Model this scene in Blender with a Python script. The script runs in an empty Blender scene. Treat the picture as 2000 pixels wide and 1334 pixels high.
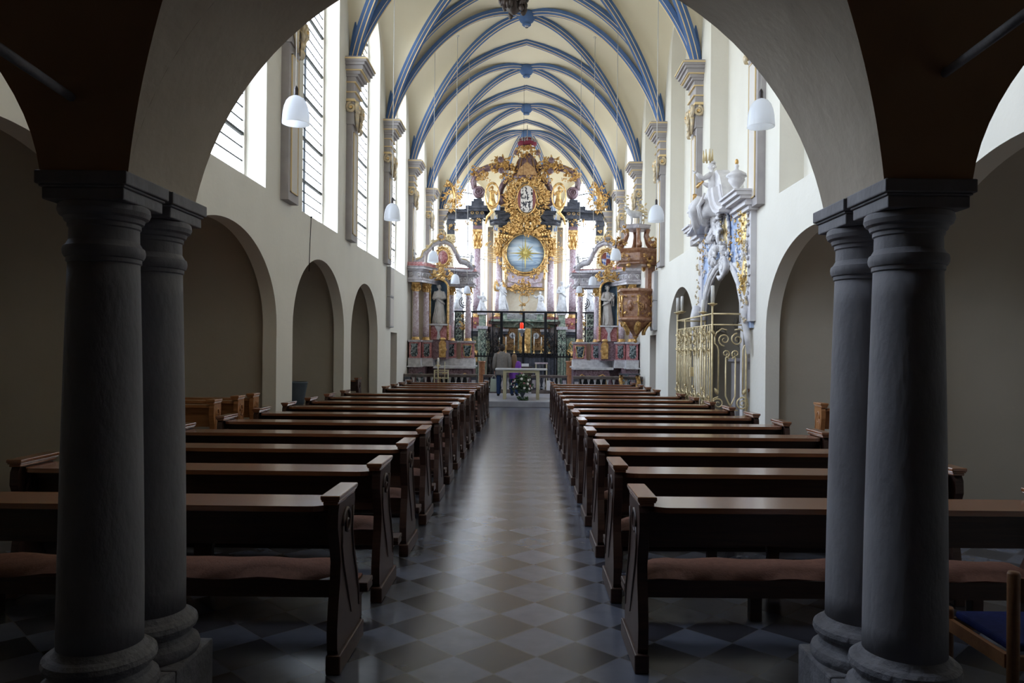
import bpy, math, random
from mathutils import Vector, Matrix
SC = bpy.context.scene
COL = SC.collection
PI = math.pi
R = random.Random(7)

# ------------------------------------------------------------------ camera
EYE, FOC, VX, VY, ROLL = 1.6, 1490.0, 1027.0, 687.0, 0.010
cam_d = bpy.data.cameras.new('camera')
cam = bpy.data.objects.new('camera', cam_d)
COL.objects.link(cam)
SC.camera = cam
cam_d.sensor_width = 36.0
cam_d.lens = FOC / 2000 * 36.0
cam_d.shift_x = (1000 - VX) / 2000
cam_d.shift_y = (VY - 667) / 2000
cam_d.clip_end = 200
cam.matrix_world = Matrix.Translation((0, 0, EYE)) @ Matrix.Rotation(PI / 2, 4, 'X') @ Matrix.Rotation(ROLL, 4, 'Z')

# ------------------------------------------------------------------ daylight and exposure
SC.view_settings.view_transform = 'Standard'
SC.view_settings.look = 'None'
SC.view_settings.gamma = 1.0
SC.view_settings.use_curve_mapping = False
SC.view_settings.exposure = 1.15
SKY = 5.0
w = bpy.data.worlds.new('sky')
SC.world = w
w.use_nodes = True
nt = w.node_tree
nt.nodes.clear()
out = nt.nodes.new('ShaderNodeOutputWorld')
bg = nt.nodes.new('ShaderNodeBackground')
geo = nt.nodes.new('ShaderNodeNewGeometry')
sep = nt.nodes.new('ShaderNodeSeparateXYZ')
cr = nt.nodes.new('ShaderNodeValToRGB')
nt.links.new(geo.outputs['Incoming'], sep.inputs[0])
mr = nt.nodes.new('ShaderNodeMapRange')
mr.inputs[1].default_value = 0.4
mr.inputs[2].default_value = -1.0
nt.links.new(sep.outputs[2], mr.inputs[0])
nt.links.new(mr.outputs[0], cr.inputs[0])
el = cr.color_ramp.elements
el[0].position = 0.22; el[0].color = (0.34, 0.34, 0.32, 1)
el[1].position = 1.0; el[1].color = (0.62, 0.74, 1.0, 1)
e = el.new(0.30); e.color = (0.87, 0.935, 1.0, 1)
nt.links.new(cr.outputs[0], bg.inputs[0])
bg.inputs[1].default_value = SKY
nt.links.new(bg.outputs[0], out.inputs[0])
SC.cycles.max_bounces = 9
SC.cycles.diffuse_bounces = 6
SC.cycles.glossy_bounces = 4
SC.cycles.transmission_bounces = 6
SC.cycles.transparent_max_bounces = 10
SC.cycles.caustics_reflective = False
SC.cycles.caustics_refractive = False
SC.cycles.sample_clamp_indirect = 8.0
SC.cycles.use_denoising = True


def P(px, py, Y):
    """a pixel of the photograph at depth Y -> a point of the church"""
    dx, dy = px - VX, py - VY
    tx, ty = dx + ROLL * dy, dy - ROLL * dx
    return Vector((tx * Y / FOC, Y, EYE - ty * Y / FOC))


# ------------------------------------------------------------------ materials
def mat(name, col, rough=0.6, metal=0.0, col2=None, scale=5.0, detail=4.0, bump=0.0, bscale=None, spec=0.5,
        stretch=None, ramp=(0.35, 0.65), trans=0.0, emit=None, coat=0.0, dist=0.0, veins=None):
    m = bpy.data.materials.new(name)
    m.use_nodes = True
    t = m.node_tree
    b = t.nodes['Principled BSDF']
    b.inputs['Base Color'].default_value = (*col, 1)
    b.inputs['Roughness'].default_value = rough
    b.inputs['Metallic'].default_value = metal
    b.inputs['Specular IOR Level'].default_value = spec
    b.inputs['Coat Weight'].default_value = coat
    if trans:
        b.inputs['Transmission Weight'].default_value = trans
    if emit:
        b.inputs['Emission Color'].default_value = (*emit[0], 1)
        b.inputs['Emission Strength'].default_value = emit[1]
    if col2 is not None or bump:
        tc = t.nodes.new('ShaderNodeTexCoord')
        mp = t.nodes.new('ShaderNodeMapping')
        t.links.new(tc.outputs['Object'], mp.inputs[0])
        if stretch:
            mp.inputs['Scale'].default_value = stretch
        n = t.nodes.new('ShaderNodeTexNoise')
        n.inputs['Scale'].default_value = scale
        n.inputs['Detail'].default_value = detail
        n.inputs['Distortion'].default_value = dist
        t.links.new(mp.outputs[0], n.inputs[0])
        if col2 is not None:
            r = t.nodes.new('ShaderNodeValToRGB')
            r.color_ramp.elements[0].position = ramp[0]
            r.color_ramp.elements[1].position = ramp[1]
            r.color_ramp.elements[0].color = (*col, 1)
            r.color_ramp.elements[1].color = (*col2, 1)
            if veins:
                e3 = r.color_ramp.elements.new((ramp[0] + ramp[1]) / 2)
                e3.color = (*veins, 1)
            t.links.new(n.outputs[0], r.inputs[0])
            t.links.new(r.outputs[0], b.inputs['Base Color'])
        if bump:
            n2 = t.nodes.new('ShaderNodeTexNoise')
            n2.inputs['Scale'].default_value = bscale or scale * 4
            n2.inputs['Detail'].default_value = 5
            t.links.new(mp.outputs[0], n2.inputs[0])
            bp = t.nodes.new('ShaderNodeBump')
            bp.inputs['Strength'].default_value = bump
            bp.inputs['Distance'].default_value = 0.02
            t.links.new(n2.outputs[0], bp.inputs['Height'])
            t.links.new(bp.outputs[0], b.inputs['Normal'])
    return m


M = {}
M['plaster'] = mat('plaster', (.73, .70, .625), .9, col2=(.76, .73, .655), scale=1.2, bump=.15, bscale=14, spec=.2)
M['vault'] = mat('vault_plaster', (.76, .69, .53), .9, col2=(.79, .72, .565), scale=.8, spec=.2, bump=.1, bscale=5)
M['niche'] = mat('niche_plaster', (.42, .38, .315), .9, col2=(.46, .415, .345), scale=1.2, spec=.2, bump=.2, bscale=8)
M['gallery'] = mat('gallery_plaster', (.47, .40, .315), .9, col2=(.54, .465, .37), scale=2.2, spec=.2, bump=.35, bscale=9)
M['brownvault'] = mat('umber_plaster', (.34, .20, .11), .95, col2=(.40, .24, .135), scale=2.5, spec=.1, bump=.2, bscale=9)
M['bluerib'] = mat('blue_rib_paint', (.075, .145, .315), .75, col2=(.095, .175, .365), scale=3, spec=.25)
M['goldline'] = mat('cream_gold_fillet', (.80, .62, .33), .6, spec=.3)
M['stonegrey'] = mat('grey_violet_moulding', (.36, .335, .34), .75, col2=(.41, .385, .385), scale=4, spec=.25)
M['panelgrey'] = mat('light_panel_paint', (.66, .62, .58), .85, spec=.2)
M['gold'] = mat('gilding', (.50, .26, .07), .34, .62, col2=(.95, .66, .29), scale=9, bump=.5, bscale=30)  # dark brown noise stands in for shade in the recesses of the carving
M['goldpale'] = mat('pale_gilt_iron', (.84, .70, .42), .42, .35, col2=(.66, .52, .28), scale=10)
M['goldstar'] = mat('old_gold_star', (.45, .36, .10), .5, .3, col2=(.60, .48, .16), scale=10)
M['goldbright'] = mat('bright_gilding', (.90, .62, .22), .35, .45, col2=(.95, .74, .34), scale=14, bump=.3, bscale=40)
M['margrey2'] = mat('white_grey_stucco_moulding', (.60, .58, .60), .6, col2=(.68, .66, .68), scale=4)
M['goldcream'] = mat('cream_gilt_carving', (.55, .47, .36), .5, .15, col2=(.75, .60, .36), scale=16)
M['golddark'] = mat('dark_gilding', (.36, .18, .05), .36, .6, col2=(.84, .54, .20), scale=10, bump=.4, bscale=40)
M['colstone'] = mat('column_basalt', (.185, .175, .185), .72, col2=(.26, .25, .265), scale=5, stretch=(1, 1, .45),
                    bump=.22, bscale=38, spec=.35, ramp=(.3, .75))
M['baseblk'] = mat('column_base_stone', (.16, .155, .165), .8, col2=(.25, .245, .26), scale=6, bump=.7, bscale=30, spec=.3)
M['glass'] = None
M['lead'] = mat('window_lead', (.03, .035, .04), .6, .3)
M['sill'] = mat('sill_plaster', (.78, .75, .70), .8)


def wood(name, c1, c2, rough=.3, coat=.25, stretch=(.6, 12, 12)):
    m = mat(name, c1, rough, col2=c2, scale=3.2, detail=6, stretch=stretch, dist=1.2, bump=.08, bscale=22, coat=coat,
            ramp=(.3, .7))
    m.node_tree.nodes['Principled BSDF'].inputs['Coat Roughness'].default_value = .14
    return m


M['wood'] = wood('oak_stained_dark', (.036, .015, .010), (.062, .027, .017), rough=.5, coat=.04)
M['woodtop'] = wood('oak_shelf_polished', (.19, .072, .033), (.27, .11, .052), rough=.22, coat=.7)
M['woodlight'] = wood('oak_honey', (.30, .125, .045), (.40, .18, .07), rough=.35)
M['cushion'] = mat('brown_upholstery', (.13, .058, .042), .85, col2=(.16, .075, .053), scale=30, bump=.25, bscale=90, spec=.2)
M['chairwood'] = wood('beech_chair', (.24, .10, .04), (.30, .14, .055), rough=.45, coat=.1)
M['bluefabric'] = mat('navy_seat_cloth', (.008, .014, .075), .9, col2=(.012, .02, .10), scale=40, spec=.2)

M['black'] = mat('black_iron', (.012, .013, .016), .45, .6)
M['socket'] = mat('dark_brass_socket', (.05, .04, .04), .4, .5)
M['cord'] = mat('lamp_cord', (.62, .60, .58), .7)
M['marwhite'] = mat('white_marble', (.46, .455, .47), .5, col2=(.66, .655, .665), scale=9, bump=.5, bscale=14, spec=.4)
M['stuccogrey'] = mat('grey_white_stucco', (.62, .60, .61), .65, col2=(.80, .78, .78), scale=7, bump=.3, bscale=18)
M['skyblue'] = mat('pale_blue_field', (.36, .46, .68), .8, col2=(.46, .56, .76), scale=4)
M['marpink'] = mat('pink_grey_marble', (.40, .26, .28), .28, col2=(.70, .64, .68), scale=9, detail=8, dist=1.5, veins=(.58, .48, .53), coat=.2)
M['marred'] = mat('red_marble', (.30, .06, .07), .3, col2=(.62, .32, .32), scale=8, detail=8, dist=2, coat=.2)
M['marmauve'] = mat('mauve_mottled_marble', (.22, .12, .14), .3, col2=(.56, .50, .54), scale=11, detail=8, dist=2, veins=(.38, .28, .32), coat=.2)
M['marpurple'] = mat('purple_brown_marble', (.11, .055, .065), .3, col2=(.28, .19, .23), scale=9, detail=8, dist=2, coat=.2)
M['mardark'] = mat('slate_black_marble', (.028, .032, .045), .3, col2=(.09, .095, .12), scale=6, detail=8, dist=1, coat=.2)
M['margreen'] = mat('green_black_marble', (.015, .03, .035), .25, col2=(.30, .36, .38), scale=5, detail=8, dist=3, ramp=(.45, .6), coat=.3)
M['greenstone'] = mat('mottled_green_stone', (.09, .16, .12), .4, col2=(.42, .44, .36), scale=10, detail=8, dist=1)
M['margrey'] = mat('light_grey_marble', (.36, .33, .36), .35, col2=(.56, .53, .56), scale=5, detail=8, dist=2, coat=.1)
M['nicheblue'] = mat('niche_slate_blue', (.19, .28, .37), .8, col2=(.23, .33, .42), scale=4)
M['statuestone'] = mat('warm_grey_statue', (.50, .47, .44), .6, col2=(.62, .59, .56), scale=6, bump=.2, bscale=20)
M['pulpit'] = mat('reddish_brown_pulpit', (.20, .075, .035), .35, col2=(.38, .20, .11), scale=8, detail=7, dist=1.2, coat=.3)
M['orangemar'] = mat('orange_brown_marble', (.24, .085, .035), .35, col2=(.42, .20, .10), scale=9, detail=7, dist=2, coat=.2)
M['creamstone'] = mat('cream_marbling', (.72, .62, .46), .6, col2=(.80, .72, .58), scale=4, dist=2)
M['ochre'] = mat('ochre_brown_relief', (.33, .17, .07), .5, col2=(.52, .32, .15), scale=14, bump=.5, bscale=24)
M['darkbronze'] = mat('dark_carved_wood', (.022, .015, .012), .5, col2=(.055, .036, .03), scale=9, bump=.4, bscale=26)
M['wax'] = mat('candle_wax', (.82, .80, .75), .5)
M['redglass'] = mat('ruby_glass', (.75, .02, .01), .15, emit=((1.0, .05, .01), .35))
M['jacket'] = mat('grey_wool_coat', (.19, .175, .16), .9, col2=(.23, .215, .20), scale=25, bump=.2, bscale=60, spec=.15)
M['jeans'] = mat('blue_denim', (.022, .042, .11), .85, col2=(.03, .06, .14), scale=30, spec=.2)
M['purple'] = mat('purple_quilted_cloth', (.14, .03, .30), .7, col2=(.18, .045, .36), scale=14)
M['skin'] = mat('skin', (.45, .25, .17), .6)
M['hairdark'] = mat('short_dark_hair', (.02, .013, .009), .7, col2=(.04, .026, .018), scale=30, bump=.4, bscale=60)
M['hairlight'] = mat('light_brown_hair', (.14, .075, .035), .6, col2=(.20, .12, .06), scale=24, stretch=(1, 1, .15), bump=.4, bscale=60)
M['shoe'] = mat('black_shoe', (.012, .012, .012), .5)
M['bagpale'] = mat('pale_green_bag', (.45, .52, .44), .6)
M['leaf'] = mat('dark_green_leaf', (.018, .045, .014), .6, col2=(.04, .09, .025), scale=12)
M['petal'] = mat('white_petal', (.80, .78, .72), .7)
M['petalpink'] = mat('dusty_pink_petal', (.42, .16, .18), .7)
M['tablewood'] = mat('pale_gold_paint', (.50, .45, .28), .5, col2=(.56, .51, .34), scale=6)
M['tabletop'] = mat('pale_stone_slab', (.52, .52, .54), .35)
M['paper'] = mat('white_paper', (.80, .80, .82), .8)
M['speaker'] = mat('grey_loudspeaker_cloth', (.40, .395, .40), .8)
M['doorwood'] = mat('red_brown_door', (.09, .028, .016), .4)
M['basin'] = mat('blue_grey_zinc', (.07, .09, .11), .5, .3, col2=(.10, .12, .14), scale=4)
M['banner'] = mat('dark_blue_cloth', (.02, .028, .045), .9, col2=(.035, .045, .07), scale=6)
M['stuccowarm'] = mat('taupe_stucco', (.36, .32, .27), .8, col2=(.44, .40, .34), scale=6, bump=.4, bscale=10)
M['crownred'] = mat('crimson_velvet', (.20, .02, .05), .8)
M['silver'] = mat('silver_leaf', (.36, .37, .41), .3, .8)
M['railstone'] = mat('brown_grey_rail_stone', (.11, .085, .075), .4, col2=(.18, .15, .14), scale=8, detail=7)
M['platform'] = mat('grey_sandstone_step', (.28, .28, .31), .4, col2=(.36, .36, .39), scale=4)

def opal():
    m = bpy.data.materials.new('opal_glass')
    m.use_nodes = True
    t = m.node_tree
    b = t.nodes['Principled BSDF']
    b.inputs['Base Color'].default_value = (.90, .92, .96, 1)
    b.inputs['Roughness'].default_value = .15
    b.inputs['Coat Weight'].default_value = .4
    tl = t.nodes.new('ShaderNodeBsdfTranslucent')
    tl.inputs[0].default_value = (.97, .98, 1.0, 1)
    mx = t.nodes.new('ShaderNodeMixShader')
    mx.inputs[0].default_value = .68
    t.links.new(b.outputs[0], mx.inputs[1]); t.links.new(tl.outputs[0], mx.inputs[2])
    t.links.new(mx.outputs[0], t.nodes['Material Output'].inputs[0])
    return m


M['lampglass'] = opal()

# glass pane: mostly lets the sky through
g = bpy.data.materials.new('leaded_glass')
g.use_nodes = True
t = g.node_tree
t.nodes.clear()
o_ = t.nodes.new('ShaderNodeOutputMaterial')
mx = t.nodes.new('ShaderNodeMixShader')
tr = t.nodes.new('ShaderNodeBsdfTransparent')
gl = t.nodes.new('ShaderNodeBsdfGlossy')
tr.inputs[0].default_value = (.93, .97, 1.0, 1)
gl.inputs[1].default_value = .15
mx.inputs[0].default_value = .06
t.links.new(tr.outputs[0], mx.inputs[1]); t.links.new(gl.outputs[0], mx.inputs[2]); t.links.new(mx.outputs[0], o_.inputs[0])
M['glass'] = g


def floor_material():
    m = bpy.data.materials.new('slate_floor_tiles')
    m.use_nodes = True
    t = m.node_tree
    b = t.nodes['Principled BSDF']
    L = t.links.new
    tc = t.nodes.new('ShaderNodeTexCoord')
    mp = t.nodes.new('ShaderNodeMapping')
    L(tc.outputs['Object'], mp.inputs[0])
    s = 1 / .307
    # local frame: a tile centre at (-.144, 4.87)
    mp.vector_type = 'POINT'
    mp.inputs['Rotation'].default_value = (0, 0, PI / 4)
    mp.inputs['Scale'].default_value = (s, s, s)
    c, sn = math.cos(PI / 4), math.sin(PI / 4)
    x0, y0 = -.144 * s, 4.87 * s
    rx, ry = c * x0 - sn * y0, sn * x0 + c * y0
    mp.inputs['Location'].default_value = (100.5 - rx, 100.5 - ry, 0)
    sp = t.nodes.new('ShaderNodeSeparateXYZ')
    L(mp.outputs[0], sp.inputs[0])

    def math_(op, a, b_=None):
        n = t.nodes.new('ShaderNodeMath')
        n.operation = op
        for i, v in enumerate((a, b_)):
            if v is None: continue
            if isinstance(v, (int, float)): n.inputs[i].default_value = v
            else: L(v, n.inputs[i])
        return n.outputs[0]
    u, v = sp.outputs[0], sp.outputs[1]
    fu, fv = math_('FLOOR', u), math_('FLOOR', v)
    par = math_('MODULO', math_('ADD', fu, fv), 2.0)
    du = math_('ABSOLUTE', math_('SUBTRACT', math_('FRACT', u), .5))
    dv = math_('ABSOLUTE', math_('SUBTRACT', math_('FRACT', v), .5))
    edge = math_('GREATER_THAN', math_('MAXIMUM', du, dv), .487)
    cb = t.nodes.new('ShaderNodeCombineXYZ')
    L(fu, cb.inputs[0]); L(fv, cb.inputs[1])
    wn = t.nodes.new('ShaderNodeTexWhiteNoise')
    wn.noise_dimensions = '2D'
    L(cb.outputs[0], wn.inputs[0])
    mixc = t.nodes.new('ShaderNodeMix'); mixc.data_type = 'RGBA'
    L(par, mixc.inputs[0])
    mixc.inputs[6].default_value = (.042, .042, .054, 1)
    mixc.inputs[7].default_value = (.100, .110, .146, 1)
    nz = t.nodes.new('ShaderNodeTexNoise')
    nz.inputs['Scale'].default_value = 9
    nz.inputs['Detail'].default_value = 8
    L(tc.outputs['Object'], nz.inputs[0])
    k = math_('ADD', math_('MULTIPLY', wn.outputs[0], .28), math_('MULTIPLY', nz.outputs[0], .45))
    k = math_('ADD', k, .62)
    hsv = t.nodes.new('ShaderNodeHueSaturation')
    L(mixc.outputs[2], hsv.inputs['Color'])
    L(k, hsv.inputs['Value'])
    mixg = t.nodes.new('ShaderNodeMix'); mixg.data_type = 'RGBA'
    L(edge, mixg.inputs[0])
    L(hsv.outputs[0], mixg.inputs[6])
    mixg.inputs[7].default_value = (.10, .10, .115, 1)
    L(mixg.outputs[2], b.inputs['Base Color'])
    L(math_('ADD', math_('MULTIPLY', nz.outputs[0], .08), .20), b.inputs['Roughness'])
    bp = t.nodes.new('ShaderNodeBump')
    bp.inputs['Strength'].default_value = .02
    bp.inputs['Distance'].default_value = .005
    n3 = t.nodes.new('ShaderNodeTexNoise'); n3.inputs['Scale'].default_value = 5
    L(tc.outputs['Object'], n3.inputs[0])
    L(n3.outputs[0], bp.inputs['Height'])
    L(bp.outputs[0], b.inputs['Normal'])
    return m


M['floor'] = floor_material()


# ------------------------------------------------------------------ mesh building
class MB:
    def __init__(s):
        s.v, s.f, s.m, s.sm = [], [], [], []
        s.X = Matrix.Identity(4)
        s.mi = 0

    def add(s, vs, fs, smooth=False, mi=None):
        n = len(s.v)
        s.v += [tuple(s.X @ Vector(p)) for p in vs]
        for f in fs:
            s.f.append([i + n for i in f]); s.m.append(s.mi if mi is None else mi); s.sm.append(smooth)

    def box(s, c, d, rz=0, taper=1.0):
        x, y, z = d[0] / 2, d[1] / 2, d[2] / 2
        vs = []
        for k, (a, b_, c_) in enumerate([(-1, -1, -1), (1, -1, -1), (1, 1, -1), (-1, 1, -1), (-1, -1, 1), (1, -1, 1), (1, 1, 1), (-1, 1, 1)]):
            q = taper if c_ > 0 else 1
            X_, Y_ = a * x * q, b_ * y * q
            if rz: X_, Y_ = X_ * math.cos(rz) - Y_ * math.sin(rz), X_ * math.sin(rz) + Y_ * math.cos(rz)
            vs.append((c[0] + X_, c[1] + Y_, c[2] + c_ * z))
        s.add(vs, [(0, 3, 2, 1), (4, 5, 6, 7), (0, 1, 5, 4), (1, 2, 6, 5), (2, 3, 7, 6), (3, 0, 4, 7)])

    def bbox(s, x0, x1, y0, y1, z0, z1):
        s.box(((x0 + x1) / 2, (y0 + y1) / 2, (z0 + z1) / 2), (abs(x1 - x0), abs(y1 - y0), abs(z1 - z0)))

    def lathe(s, c, prof, n=20, a0=0, a1=2 * PI, fold=0, folds=0, sy=1.0, caps=True):
        """prof: (r, z) pairs, turned about the vertical through c"""
        vs, fs = [], []
        full = abs(a1 - a0 - 2 * PI) < 1e-6
        cnt = n if full else n + 1
        for r, z in prof:
            for i in range(cnt):
                a = a0 + (a1 - a0) * i / n
                rr = r * (1 + (fold * math.cos(folds * a) if folds else 0))
                vs.append((c[0] + rr * math.cos(a), c[1] + rr * math.sin(a) * sy, c[2] + z))
        for j in range(len(prof) - 1):
            for i in range(n):
                i2 = (i + 1) % cnt
                if not full and i == n: continue
                fs.append((j * cnt + i, j * cnt + i2, (j + 1) * cnt + i2, (j + 1) * cnt + i))
        if full and caps:
            if prof[0][0] > 1e-4: fs.append(tuple(range(cnt - 1, -1, -1)))
            if prof[-1][0] > 1e-4: fs.append(tuple((len(prof) - 1) * cnt + i for i in range(cnt)))
        s.add(vs, fs, True)

    def ell(s, c, r, n=10, m=6, rot=None):
        if isinstance(r, (int, float)): r = (r, r, r)
        vs, fs = [], []
        Rm = rot or Matrix.Identity(3)
        for j in range(1, m):
            for i in range(n):
                th, ph = PI * j / m, 2 * PI * i / n
                p = Rm @ Vector((r[0] * math.sin(th) * math.cos(ph), r[1] * math.sin(th) * math.sin(ph), r[2] * math.cos(th)))
                vs.append((c[0] + p[0], c[1] + p[1], c[2] + p[2]))
        t_, b_ = Rm @ Vector((0, 0, r[2])), Rm @ Vector((0, 0, -r[2]))
        k = len(vs)
        vs += [tuple(Vector(c) + t_), tuple(Vector(c) + b_)]
        for j in range(m - 2):
            for i in range(n):
                fs.append((j * n + i, (j + 1) * n + i, (j + 1) * n + (i + 1) % n, j * n + (i + 1) % n))
        for i in range(n):
            fs.append((k, i, (i + 1) % n))
            fs.append((k + 1, (m - 2) * n + (i + 1) % n, (m - 2) * n + i))
        s.add(vs, fs, True)

    def tube(s, pts, r, n=6, closed=False, flat=1.0, up=None):
        pts = [Vector(p) for p in pts]
        N = len(pts)
        rs = r if isinstance(r, (list, tuple)) else [r] * N
        vs, fs = [], []
        prev = None
        for i, p in enumerate(pts):
            if closed: tg = pts[(i + 1) % N] - pts[i - 1]
            else: tg = pts[min(i + 1, N - 1)] - pts[max(i - 1, 0)]
            if tg.length < 1e-9: tg = Vector((0, 0, 1))
            tg.normalize()
            ref = Vector(up) if up else (prev if prev is not None else (Vector((0, 1, 0)) if abs(tg.y) < .9 else Vector((1, 0, 0))))
            a = ref - tg * ref.dot(tg)
            if a.length < 1e-6:
                a = Vector((1, 0, 0)) - tg * tg.x
            a.normalize()
            prev = a
            b_ = tg.cross(a)
            for k in range(n):
                th = 2 * PI * (k + .5) / n
                vs.append(tuple(p + (a * math.cos(th) * flat + b_ * math.sin(th)) * rs[i]))
        M_ = N if closed else N - 1
        for i in range(M_):
            j = (i + 1) % N
            for k in range(n):
                fs.append((i * n + k, i * n + (k + 1) % n, j * n + (k + 1) % n, j * n + k))
        if not closed:
            fs.append(tuple(range(n - 1, -1, -1)))
            fs.append(tuple((N - 1) * n + k for k in range(n)))
        s.add(vs, fs, n > 4)

    def prism(s, outl, d0, d1, axis='y', smooth=False):
        """outline of (a,b) pairs pushed from d0 to d1 along the axis"""
        def mk(a, b_, d):
            return {'y': (a, d, b_), 'x': (d, a, b_), 'z': (a, b_, d)}[axis]
        n = len(outl)
        vs = [mk(a, b_, d0) for a, b_ in outl] + [mk(a, b_, d1) for a, b_ in outl]
        s.add(vs, [tuple(range(n)), tuple(range(2 * n - 1, n - 1, -1))])
        s.add(vs, [(i, (i + 1) % n, n + (i + 1) % n, n + i) for i in range(n)], smooth)

    def sweep(s, path, prof, closed=False, mats=None):
        """plan polyline path [(x,y)], profile [(out, z)]: mouldings that follow a plan"""
        n = len(path)
        vs, fs, ms = [], [], []
        for i in range(n):
            p = Vector(path[i]).to_2d() if len(path[i]) > 2 else Vector(path[i])
            a = Vector(path[i - 1]) if (i > 0 or closed) else None
            b_ = Vector(path[(i + 1) % n]) if (i < n - 1 or closed) else None
            d1 = (p - a).normalized() if a is not None else None
            d2 = (b_ - p).normalized() if b_ is not None else None
            if d1 is None: d1 = d2
            if d2 is None: d2 = d1
            n1, n2 = Vector((d1.y, -d1.x)), Vector((d2.y, -d2.x))
            nn = (n1 + n2)
            if nn.length < 1e-6: nn = n1
            nn.normalize()
            k = 1 / max(.35, nn.dot(n1))
            for (o, z) in prof:
                q = p + nn * o * k
                vs.append((q.x, q.y, z))
        m_ = len(prof)
        for i in range(n if closed else n - 1):
            j = (i + 1) % n
            for k in range(m_ - 1):
                s.add([vs[i * m_ + k], vs[j * m_ + k], vs[j * m_ + k + 1], vs[i * m_ + k + 1]], [(0, 1, 2, 3)], False,
                      mats[k] if mats else None)
        if not closed:
            s.add(vs[:m_], [tuple(range(m_ - 1, -1, -1))])
            s.add(vs[-m_:], [tuple(range(m_))])

    def leaf(s, c, L, wd, ang, th=.02, lift=.0, axis='y'):
        """a pointed curled leaf lying in the xz plane, bulging to -y"""
        ca, sa = math.cos(ang), math.sin(ang)
        vs = []
        K = 5
        for i in range(K + 1):
            t_ = i / K
            w_ = wd * math.sin(PI * min(1, t_ * .92 + .06)) ** .8
            l_ = L * t_
            y = -(lift * math.sin(t_ * PI * .6) + th * math.sin(PI * t_))
            for q, yy in ((-w_, y + th * .5), (0, y - th), (w_, y + th * .5)):
                vs.append((c[0] + l_ * ca - q * sa, c[1] + yy, c[2] + l_ * sa + q * ca))
            vs.append((c[0] + l_ * ca, c[1] + y + th * 1.2, c[2] + l_ * sa))
        fs = []
        for i in range(K):
            a, b_ = i * 4, i * 4 + 4
            fs += [(a, a + 1, b_ + 1, b_), (a + 1, a + 2, b_ + 2, b_ + 1), (a + 2, a + 3, b_ + 3, b_ + 2), (a + 3, a, b_, b_ + 3)]
        s.add(vs, fs, True)

    def scroll(s, c, r, turns=1.4, th=.02, a0=0, d=1, n=16, y1=None, tail=0):
        """C or S scroll: a spiral in the xz plane"""
        pts, rs = [], []
        for i in range(n + 1):
            t_ = i / n
            rr = r * (1 - .82 * t_)
            a = a0 + d * turns * 2 * PI * t_
            pts.append((c[0] + rr * math.cos(a), c[1] - .3 * th * t_ * 3, c[2] + rr * math.sin(a)))
            rs.append(th * (1.15 - .5 * t_))
        s.tube(pts, rs, 6)


WL = {}


def obj(name, mb, mats, parent=None, loc=None, world=False, kind=None, label=None, cat=None, group=None, recenter=True):
    """link a mesh; world=True: its vertices are church coordinates"""
    if not isinstance(mats, (list, tuple)): mats = [mats]
    verts = mb.v
    off = Vector((0, 0, 0))
    base = WL.get(parent.name, Vector((0, 0, 0))) if parent else Vector((0, 0, 0))
    if world:
        if recenter and verts:
            xs = [p[0] for p in verts]; ys = [p[1] for p in verts]; zs = [p[2] for p in verts]
            off = Vector(((min(xs) + max(xs)) / 2, (min(ys) + max(ys)) / 2, min(zs)))
        verts = [(p[0] - off.x, p[1] - off.y, p[2] - off.z) for p in verts]
    me = bpy.data.meshes.new(name)
    me.from_pydata(verts, [], mb.f)
    for m_ in mats:
        me.materials.append(M[m_] if isinstance(m_, str) else m_)
    me.polygons.foreach_set('material_index', [min(i, len(mats) - 1) for i in mb.m])
    me.polygons.foreach_set('use_smooth', mb.sm)
    me.update()
    o = bpy.data.objects.new(name, me)
    COL.objects.link(o)
    if parent: o.parent = parent
    if world:
        o.location = off - base
        WL[o.name] = off
    elif loc is not None:
        o.location = loc
        WL[o.name] = base + Vector(loc)
    else:
        WL[o.name] = base
    tag(o, label, cat, group, kind)
    return o


def tag(o, label=None, cat=None, group=None, kind=None):
    if label: o['label'] = label
    if cat: o['category'] = cat
    if group: o['group'] = group
    if kind: o['kind'] = kind
    return o


def thing(name, loc, label, cat, group=None, rz=0):
    o = bpy.data.objects.new(name, None)
    o.empty_display_size = .2
    COL.objects.link(o)
    o.location = loc
    o.rotation_euler = (0, 0, rz)
    WL[o.name] = Vector(loc)
    return tag(o, label, cat, group)


def copy_tree(o, parent=None):
    c = o.copy()
    COL.objects.link(c)
    if parent: c.parent = parent
    for ch in list(o.children): copy_tree(ch, c)
    return c


def smooth_by_angle(o, ang=.6):
    me = o.data
    me.polygons.foreach_set('use_smooth', [True] * len(me.polygons))
    try: me.set_sharp_from_angle(angle=ang)
    except Exception: pass


def bevel(o, w_, seg=2):
    b = o.modifiers.new('bevel', 'BEVEL')
    b.width = w_; b.segments = seg; b.limit_method = 'ANGLE'; b.angle_limit = .7
    return o


def S(name, mb, mats, parent=None):
    return obj(name, mb, mats, parent, kind=None if parent else 'structure')
# ================================================================== THE SHELL
AX = -.07                       # long axis of the church
HW = 3.55
XL, XR = AX - HW, AX + HW
PIL = [11.42 + 4.03 * k for k in range(-4, 6)]   # bay lines: -4.7 ... 31.57
SPR, RID, FORM = 7.4, 11.2, 9.95
SILL, WSPR, WTOP = 3.82, 8.7, 9.72
FRONT0, FRONT1 = 2.84, 3.42     # the gallery arcade
BACK = -4.6

ARCH = [(5.3, 1.78, 1.95, 3.18), (9.25, 1.82, 1.95, 3.18), (13.5, 1.67, 1.95, 3.18), (17.2, 1.42, 1.9, 3.09)]
DOOR = (20.4, 21.4, 2.09)
WIN = [(PIL[k] + .86, PIL[k] + .86 + 2.3) for k in range(1, 9)]


def oval_top(yc, h, zs, za):
    return lambda y: zs + (za - zs) * math.sqrt(max(0, 1 - ((y - yc) / h) ** 2))


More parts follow.
